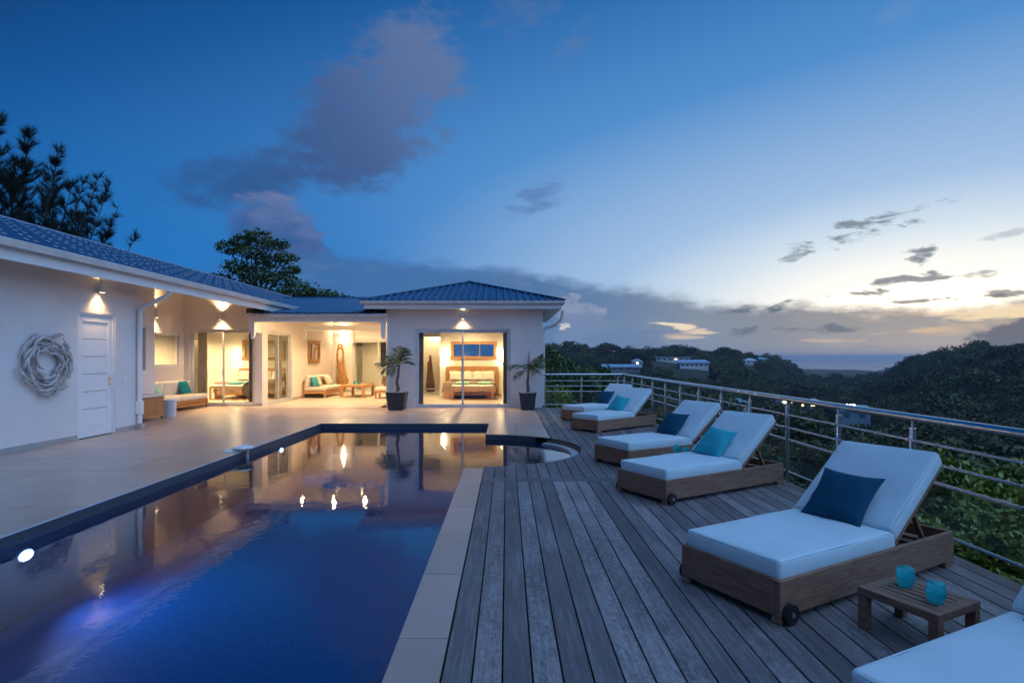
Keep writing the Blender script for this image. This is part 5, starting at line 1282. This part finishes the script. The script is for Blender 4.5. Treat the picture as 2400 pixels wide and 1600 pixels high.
# --- broadleaf tree behind the long wing
tr_ = empty('broadleaf_tree', (-18.3, 41.5, -2.0), 0, 'dark broadleaf tree rising behind the long blue roof', 'tree')
lum = [(-1.9, 0, 11.5, .95, .9, .5), (-1.0, .2, 12.0, .9, .9, .45), (.2, 0, 12.3, 1.1, 1.0, .5), (1.4, 0, 11.7, 1.1, 1.0, .45), (-.3, 0, 11.2, 1.2, 1.2, .5), (2.1, .2, 10.8, 1.0, .9, .4), (.9, .3, 10.6, 1.2, 1.1, .5), (2.6, 0, 9.9, .8, .8, .35),
       (-1.3, 0, 10.1, 1.0, 1.2, .5), (.2, 0, 9.6, 1.5, 1.3, .6), (-2.6, .1, 9.2, 1.1, 1.2, .5), (1.9, 0, 9.2, 1.3, 1.3, .55), (-.8, 0, 8.5, 1.9, 1.6, .7), (3.2, 0, 8.4, 1.3, 1.2, .6), (4.6, .4, 8.1, 1.2, 1.2, .45), (5.7, .3, 7.9, 1.0, 1, .4), (6.6, .3, 7.7, .9, 1, .35), (1.5, 0, 7.8, 2.4, 1.6, .7), (-2.6, 0, 7.6, 1.6, 1.6, .7)]
ob('crown', crown_mesh('crown', lum, 9500, .16), leaf, tr_); limb_set(9.3, lum, .24, 16).build('trunk', bark, tr_, smooth=50)
# --- feathery casuarina at the left
ca_ = empty('casuarina_tree', (-23.2, 27.0, -2.0), 0, 'tall feathery dark casuarina tree at the left edge behind the roof', 'tree')
mt_ = MB(); C_ = []; A_ = []; Wd = []
rr_ = random.Random(3)
def plume(base, tip, wid, nb):
    base, tip = Vector(base), Vector(tip); ax = tip-base; axn = ax.normalized()
    mt_.tube([base, base+ax*.5+Vector((.1, 0, -.1)), tip], [.07, .04, .010], 6)
    for i in range(nb):
        f = .06+.94*rr_.random()**.8; p = base+ax*f; Ls = wid*(1.12-f)*rr_.uniform(.45, 1.25); a = rr_.uniform(0, 2*PI)
        out = (Vector((math.cos(a), math.sin(a), rr_.uniform(-.1, .7)))+axn*.35).normalized(); up_ = Vector((0, 0, 1))*rr_.uniform(.1, .6)
        q1 = p+out*Ls*.55; q2 = q1+(out+up_).normalized()*Ls*.5
        mt_.tube([p, q1, q2], [.016, .010, .004], 4, cap=False)
        for j in range(int(30+62*Ls)):
            g = rr_.random()**.7; s = p.lerp(q1, g*2) if g < .5 else q1.lerp(q2, g*2-1); bd = (out if g < .5 else (out+up_).normalized())
            d_ = (bd*.75+axn*.30+Vector((rr_.gauss(0, .36), rr_.gauss(0, .36), rr_.gauss(0, .36)))).normalized()
            L = rr_.uniform(.16, .46); C_.append(s); A_.append(d_*L); Wd.append(Vector((rr_.gauss(0, 1), rr_.gauss(0, 1), rr_.gauss(0, 1))).cross(d_).normalized()*.0075)
for b_, t_, w_, n_ in (((-1.6, 0, 6), (-.9, 0, 15.0), 2.0, 120), ((-.8, .4, 6), (.5, .2, 14.3), 1.9, 120), ((-1.0, .5, 5), (-2.2, .5, 14.2), 2.2, 90), ((.2, 0, 5.5), (2.1, 0, 13.5), 1.3, 100), ((.6, 0, 5), (2.75, 0, 11.9), 1.0, 70), ((1.0, .3, 5), (3.25, 0, 12.0), .8, 60), ((1.3, -.2, 4.6), (3.9, 0, 12.0), .85, 60), ((1.6, 0, 4.5), (4.45, 0, 11.7), .8, 55), ((1.9, .2, 4.2), (4.9, 0, 10.8), .75, 50), ((2.0, .2, 4.0), (4.3, 0, 9.3), .8, 45),
                       ((-1, .8, 3.6), (1.2, .8, 11.5), 2.1, 130), ((0, .6, 3.6), (2.6, .5, 10.4), 1.5, 100), ((-1.4, .3, 6), (.0, .2, 12.8), 1.9, 110), ((2.6, 0, 3.4), (5.7, 0, 9.35), .42, 26), ((.8, 0, 3.5), (3.6, .3, 9.8), 1.2, 80), ((-2, .4, 4), (-1.6, .4, 11), 2.4, 120)):
    plume(b_, t_, w_, n_)
mt_.tube([(-.6, .2, -1), (-.5, .2, 3), (0, 0, 7)], [.35, .28, .12], 9)
C_, A_, Wd = np.array(C_), np.array(A_), np.array(Wd); v = np.stack([C_-Wd, C_+Wd, C_+A_+Wd*.4, C_+A_-Wd*.4], 1).reshape(-1, 3)
ob('crown', from_np('crown', v, np.arange(len(v)).reshape(-1, 4)), leaf_d, ca_); mt_.build('trunk', bark, ca_)
# --- shrubs and small trees on the slope below the railing
shr = []
for k in range(4):
    lu = rnd_lumps(16, 1.0, 1.0, .75, .22, .40, seed=20+k)
    shr.append((crown_mesh('crown', lu, 9000, .066, flat=.6), limb_set(.75, lu, .06, 10).mesh('trunk', smooth=50)))
big = []
for k in range(3):
    lu = rnd_lumps(26, 2.0, 2.1, 1.7, .20, .34, seed=40+k)
    big.append((crown_mesh('crown', lu, 17000, .10, flat=.5), limb_set(1.7, lu, .13, 14).mesh('trunk', smooth=50)))
def plant(x, y, top, sc, src, mt, name, label, cat, group):
    gz = thf(x, y)-.05; hsrc = 1.0 if src is None else 1
    o = empty(name, (x, y, gz), random.uniform(0, 6.28), label, cat, group)
    Ht = 1.95 if src in shr else 4.0
    need = top-gz; s = sc; o.scale = (s, s, max(need/Ht, s*.5))
    cr = ob('crown', src[0], None, o); tk = ob('trunk', src[1], None, o)
    for q, mm_ in ((cr, mt), (tk, bark)):
        if not q.data.materials: q.data.materials.append(mm_)
        q.material_slots[0].link = 'OBJECT'; q.material_slots[0].material = mm_
    return o
G1 = 'bright shrubs growing against the outside of the deck'; G2 = 'leafy shrubs on the slope below the railing'; G3 = 'small trees on the slope beyond the far railing'
rr_ = random.Random(11)
for i, (x, y, tp, sc) in enumerate([(4.7, 1.8, -.5, 1.0), (4.5, 4.0, -.28, .78), (4.75, 5.8, -.55, .9), (5.0, 8.0, -.8, 1.0), (4.9, 10.4, -1.0, 1.0), (5.0, 13.0, -1.2, 1.05), (4.6, 15.8, -1.1, 1.0), (5.4, 3.0, -.62, .95)]):
    plant(x, y, tp, sc, shr[i % 4], leaf_y, 'shrub', 'bright green leafy shrub pressed against the deck edge outside the glass railing', 'shrub', G1)
spots = [(7.3, 10.6, -.30, 1.25), (8.5, 11.0, -.38, 1.35), (9.7, 11.6, -.50, 1.4), (6.7, 8.9, -.62, 1.1), (7.9, 9.5, -.75, 1.2), (6.3, 7.4, -.75, 1.0), (8.9, 13.2, -.75, 1.5), (10.6, 12.6, -.55, 1.5), (6.9, 12.4, -1.25, 1.3), (5.6, 6.6, -1.0, .9)]
while len(spots) < 46:
    yy_ = 3+27*rr_.random()**1.2; xx_ = max(5.2+rr_.random()*1.5, yy_*rr_.uniform(.22, .98))
    if any(math.hypot(xx_-q[0], yy_-q[1]) < 1.25+.02*yy_ for q in spots): continue
    spots.append((xx_, yy_, thf(xx_, yy_)+rr_.uniform(1.9, 3.0), rr_.uniform(.95, 1.5)))
for i, (x, y, tp, sc) in enumerate(spots):
    plant(x, y, tp, sc, shr[i % 4], leaf_y if i < 10 or i % 4 == 0 else leaf, 'shrub', 'rounded green shrub on the slope a few metres below the railing', 'shrub', G2)
for i, (x, y, tp, sc) in enumerate([(1.6, 24.5, .55, .9), (3.2, 27, 1.0, 1.0), (2.2, 31, 1.75, 1.1), (4.4, 33, 1.35, 1.1), (5.6, 36, .9, 1.15), (3.6, 22.5, -.4, .8), (5.3, 25.5, -.9, .9), (7.0, 29, -1.3, 1.0), (8.2, 38, .1, 1.2), (2.5, 39, 2.3, 1.3), (6.5, 22.5, -2.1, .8), (10.5, 34, -2.2, 1.1), (10, 27, -2.9, 1.0), (13, 30, -3.4, 1.1), (.8, 21.5, -.2, .7), (14, 40, -3.0, 1.2), (19, 34, -3.8, 1.2), (18, 26, -3.4, 1.1), (23, 29, -3.8, 1.2)]):
    plant(x, y, tp, sc, big[i % 3], leaf if i % 3 else leaf_y, 'small_tree', 'bushy green tree on the slope beyond the far end of the deck', 'tree', G3)

# ================================================================ FAR HOUSES, POLES, LAMPS
KD = 2352/2400
def hit(xd, yd):                           # where the sight line through a spot of the photograph meets the hillside
    x, y = xd/KD, yd/KD; u = (x-1188)/F; v_ = -(y-837)/F; prev = 30.
    for Yd in np.geomspace(30, 3000, 900):
        if H+v_*Yd < thf(u*Yd, Yd): return u*Yd, Yd, thf(u*Yd, Yd)
    return u*500, 500, thf(u*500, 500)
hw_m = mat('far_wall', (.80, .80, .80), .8); hw_d = mat('far_wall_grey', (.30, .31, .34), .8); fw_m = mat('far_window', (.16, .17, .20), .2)
rb_m = mat('far_roof_blue', (.32, .45, .60), .5); rt_m = mat('far_roof_teal', (.16, .40, .42), .5); rw_m = mat('far_roof_pale', (.55, .60, .68), .5)
glow_m = emis('lit_window', (1, .72, .42), 5); street_m = emis('street_lamp_glow', (1, .50, .12), 30); cool_m = emis('cool_lamp_glow', (.8, .95, 1), 14)
clear = []
def house(xd, yd, wd, label, roof='hip', rm=rb_m, hh=2.3, dep=.7, rz=0., lit=(), wm_=hw_m, name='house', nwin=4, storeys=1, keep=1.0, lift=.5):
    x, y, z = hit(xd, yd); w = wd/KD*y/F; d_ = w*dep; z += lift; o = empty(name, (x, y, z-.2), rz, label, 'house', 'houses scattered over the far hillside'); h_ = hh*storeys+.2
    MB().box((-w/2, -d_/2, -4.5), (w/2, d_/2, h_)).build('wall', wm_, o)
    ov_ = .06*w; e0, e1 = w/2+ov_, d_/2+ov_; rh = min(w, d_)*.22+.3; rdg = max(w-d_, 0)/2+.01
    m = MB()
    if roof == 'hip':
        m.v = [(-e0, -e1, h_+.01), (e0, -e1, h_+.01), (e0, e1, h_+.01), (-e0, e1, h_+.01), (-rdg, 0, h_+rh), (rdg, 0, h_+rh)]
        m.f = [(0, 1, 5, 4), (1, 2, 5), (2, 3, 4, 5), (3, 0, 4), (3, 2, 1, 0)]
    elif roof == 'shed': m.extr([(-e0, -e1, h_+.02), (-e0, e1, h_+rh*.9), (-e0, e1, h_+rh*.9+.2), (-e0, -e1, h_+.22)], (2*e0, 0, 0))
    else: m.box((-e0, -e1, h_+.01), (e0, e1, h_+.35))
    m.build('roof', rm, o)
    for st_ in range(storeys):
        for k in range(nwin):
            xx = -w/2+w*(k+.5)/nwin; ww = min(1.4, w/nwin*.55); zz = .9+hh*st_
            MB().box((xx-ww/2, -d_/2-.06, zz), (xx+ww/2, -d_/2-.01, zz+1.0)).build('window', glow_m if k in lit else fw_m, o)
    clear.append((x, y, w*.62*keep+1.5)); return o
house(1443, 806, 42, 'long pale house with several lit windows on the top of the left ridge', lit=(0, 1), nwin=6, dep=.4, rm=rb_m, lift=2.5)
house(1492, 807, 26, 'pale house joined on the right of the lit ridge house', nwin=3, dep=.5, lift=2.5)
house(1365, 812, 38, 'low flat pale house near the utility poles on the left ridge', roof='flat', rm=rw_m, nwin=3, dep=.4)
house(1408, 816, 12, 'tiny blue white cabin below the lit ridge house', nwin=1, rm=rw_m, roof='flat')
house(1462, 842, 24, 'small house with one orange lit window in the middle of the left slope', lit=(1,), nwin=3, rm=rb_m)
house(1542, 832, 76, 'white flat roofed villa, upper terrace of the stepped group on the slope', roof='flat', rm=rw_m, nwin=6, dep=.35, lit=(3,))
house(1590, 846, 64, 'white two storey villa with wide pale roof, lower part of the stepped group', roof='shed', rm=rb_m, nwin=6, dep=.45)
house(1425, 857, 82, 'long low shed with a pale blue roof just above the far railing', roof='shed', rm=rb_m, wm_=hw_d, nwin=5, dep=.3)
house(1722, 838, 30, 'pale blue roofed cottage, left of the pair on the right of the ridge', nwin=2, rm=rw_m)
house(1748, 833, 28, 'green roofed cottage, right of the pair on the ridge', nwin=2, rm=rt_m)
house(1690, 950, 46, 'teal roofed house with an orange lamp low in the valley', rm=rt_m, nwin=3, lit=(0,), lift=1.6, keep=1.5)
house(1795, 940, 40, 'teal roofed house with bright lights beside the street lamps', rm=rt_m, nwin=3, lit=(1, 2), lift=1.6, keep=1.5)
house(1868, 946, 26, 'small house with a lit doorway right of the street lamps', rm=rw_m, nwin=2, lit=(0,), wm_=hw_d, lift=1.6, keep=1.5)
house(1958, 976, 62, 'pale blue shed with a wide turquoise roof below the railing', roof='shed', rm=rt_m, nwin=2, dep=.7, rz=R(-20), wm_=rb_m, lift=1.6, keep=1.5)
house(2150, 812, 44, 'house with a broad pale hip roof on the crest of the right hill', rm=rb_m, nwin=3, wm_=hw_d, lift=3.0)
house(2093, 812, 30, 'smaller hip roofed house left of the crest house on the right hill', rm=rb_m, nwin=2, wm_=hw_d, lift=2.5)
house(2078, 828, 28, 'grey flat house below the crest of the right hill', roof='flat', rm=rw_m, nwin=2, wm_=hw_d)
house(2052, 852, 26, 'low white wall house halfway down the right hill', roof='flat', rm=hw_d, nwin=2)
pole_m = mat('wood_pole', (.06, .05, .045), .9)
def pole(xd, yd, top_px, label, lamps=0, gm=None):
    x, y, z = hit(xd, yd); hgt = max(top_px/KD*y/F, 4); o = empty('utility_pole', (x, y, z-.3), 0, label, 'utility pole', 'poles standing in the valley and on the ridge')
    MB().tube([(0, 0, 0), (0, 0, hgt)], [.16, .10], 8).build('shaft', pole_m, o)
    if not lamps: MB().box((-.9, -.06, hgt-.7), (.9, .06, hgt-.55)).build('crossarm', pole_m, o)
    for k in range(lamps):
        a = -1+2*k/max(lamps-1, 1) if lamps > 1 else 0
        MB().tube([(0, 0, hgt-.4), (a*1.0, -.2, hgt-.05)], .05, 6).build('arm', pole_m, o)
        MB().lathe([(.001, -.30), (.26, -.16), (.30, .06), (.001, .28)], 10, (a*1.0, -.2, hgt)).build('lamp', gm, o)
    clear.append((x, y, 2.0))
pole(1323, 806, 22, 'leftmost utility pole on the ridge skyline'); pole(1388, 806, 20, 'right hand utility pole on the ridge skyline'); pole(1404, 806, 18, 'short pole beside the ridge house')
pole(1706, 960, 55, 'tall pole beside the teal roofed house in the valley'); pole(1764, 985, 62, 'pole with the nearest orange street lamp', 1, street_m)
pole(1843, 955, 20, 'street lamp glowing orange, left of the pair', 1, street_m); pole(1870, 955, 17, 'street lamp glowing orange, right of the pair', 1, street_m)
pole(1952, 975, 48, 'mast with three pale lamps beside the turquoise shed', 3, cool_m); pole(2000, 945, 34, 'bare dark pole right of the three-lamp mast')
house_l = [(2146, 797), (2156, 795), (2168, 794), (2176, 797)]
for k, (xd, yd) in enumerate(house_l):
    x, y, z = hit(2150+10*(k-1.5), 818); y -= 3; o = empty('far_palm', (x, y, z), 0, ('leftmost', 'second', 'third', 'rightmost')[k]+' of the four palms on the right hill crest', 'palm tree', 'palms on the right hill crest')
    hh_ = 7+k % 2*1.2; MB().tube([(0, 0, -.5), (.3, 0, hh_)], [.18, .12], 7).build('trunk', bark, o)
    m = MB()
    for q in range(14):
        a = 2*PI*q/14; tl = random.uniform(-.5, .9); d_ = Vector((math.cos(a), math.sin(a), tl)).normalized(); p0 = Vector((.3, 0, hh_)); p1 = p0+d_*1.1; p2 = p0+d_*1.9+Vector((0, 0, -.7)); sd_ = d_.cross(Vector((0, 0, 1))).normalized()*.28
        m.add([p0-sd_*.3, p0+sd_*.3, p1+sd_, p1-sd_, p2], [(0, 1, 2, 3), (3, 2, 4)])
    m.build('crown', leaf_d, o)

# ================================================================ SCRUB covering the hills (a mass nobody could count)
pc = bpy.data.collections.new('scrub_sources')
for k in range(6):
    lu = rnd_lumps(9, 1.0, .8, .35, .35, .6, seed=60+k); v, q = leaf_quads(lump_points(lu, 1500, .6), .115, flat=.6)
    o = bpy.data.objects.new('scrub_source', from_np('scrub_source', v, q)); o.data.materials.append(scrub); pc.objects.link(o)
pts = []; scs = []
n_try = 25000; a_ = rng.uniform(-.12, .98, n_try); r_ = 36+(560-36)*rng.random(n_try)**.62
for a0, r0 in zip(a_, r_):
    x, y = r0*math.sin(a0), r0*math.cos(a0); pts.append((x, y)); scs.append(0)
pts = np.array(pts); r0 = np.hypot(pts[:, 0], pts[:, 1])
keep = np.ones(len(pts), bool)
for (cx_, cy_, cr_) in clear:
    d2 = np.hypot(pts[:, 0]-cx_, pts[:, 1]-cy_); keep &= d2 > cr_*1.15
    rc = math.hypot(cx_, cy_); ang = np.abs(np.arctan2(pts[:, 0], pts[:, 1])-math.atan2(cx_, cy_)); keep &= ~((ang < cr_*.95/rc) & (r0 < rc) & (r0 > rc-60))
# meadow clearing and patches without scrub
keep &= ~(np.hypot((pts[:, 0]-62)/16, (pts[:, 1]-70)/9) < 1)
dens = np.sin(pts[:, 0]*.045+1)*np.cos(pts[:, 1]*.038)+.6*np.sin(pts[:, 0]*.11+pts[:, 1]*.07); keep &= (dens > -1.05) | (rng.random(len(pts)) < .35)
pts = pts[keep]; r0 = r0[keep]; zz = th(pts[:, 0], pts[:, 1])
sc = rng.gamma(3.2, .55, len(pts))*np.interp(r0, [36, 90, 200, 500], [.75, .95, 1.25, 1.55]); sc = np.clip(sc, .7, 4.0); tall = (rng.random(len(pts)) < .05) & (r0 > 120); sc[tall] *= rng.uniform(1.3, 1.9, tall.sum())
me = bpy.data.meshes.new('hillside_scrub'); me.vertices.add(len(pts)); me.vertices.foreach_set('co', np.column_stack([pts, zz-.15*sc]).astype(np.float32).ravel())
at = me.attributes.new('sc', 'FLOAT', 'POINT'); at.data.foreach_set('value', sc.astype(np.float32))
at = me.attributes.new('rz', 'FLOAT', 'POINT'); at.data.foreach_set('value', rng.uniform(0, 6.28, len(pts)).astype(np.float32))
me.update()
so = ob('hillside_scrub', me); tag(so, 'dense dark green scrub covering the valley and both hills', 'scrub', kind='stuff')
ng = bpy.data.node_groups.new('scatter', 'GeometryNodeTree'); ng.interface.new_socket('Geometry', in_out='INPUT', socket_type='NodeSocketGeometry'); ng.interface.new_socket('Geometry', in_out='OUTPUT', socket_type='NodeSocketGeometry')
gi, go = ng.nodes.new('NodeGroupInput'), ng.nodes.new('NodeGroupOutput'); iop = ng.nodes.new('GeometryNodeInstanceOnPoints'); ci = ng.nodes.new('GeometryNodeCollectionInfo'); ci.inputs[0].default_value = pc; ci.inputs[1].default_value = True; ci.inputs[2].default_value = True
na_, nr_ = ng.nodes.new('GeometryNodeInputNamedAttribute'), ng.nodes.new('GeometryNodeInputNamedAttribute'); na_.inputs[0].default_value = 'sc'; nr_.inputs[0].default_value = 'rz'
cx2 = ng.nodes.new('ShaderNodeCombineXYZ'); ng.links.new(nr_.outputs[0], cx2.inputs[2])
ng.links.new(gi.outputs[0], iop.inputs['Points']); ng.links.new(ci.outputs[0], iop.inputs['Instance']); iop.inputs['Pick Instance'].default_value = True
ng.links.new(cx2.outputs[0], iop.inputs['Rotation']); ng.links.new(na_.outputs[0], iop.inputs['Scale']); ng.links.new(iop.outputs[0], go.inputs[0])
md = so.modifiers.new('scatter', 'NODES'); md.node_group = ng

# ================================================================ HAZE in the valley air
hz = MB().box((-9400, -9400, -42), (9400, 9400, 24)).build('haze', None); tag(hz, kind='stuff'); hz['label'] = 'thin blue evening haze filling the valley'; hz['category'] = 'haze'
hm = bpy.data.materials.new('evening_haze'); hm.use_nodes = True; t = hm.node_tree; t.nodes.clear()
pv = t.nodes.new('ShaderNodeVolumePrincipled'); pv.inputs['Color'].default_value = (.75, .85, 1.0, 1); pv.inputs['Density'].default_value = .00022; pv.inputs['Anisotropy'].default_value = .2
o_ = t.nodes.new('ShaderNodeOutputMaterial'); t.links.new(pv.outputs[0], o_.inputs['Volume']); hz.data.materials.append(hm)
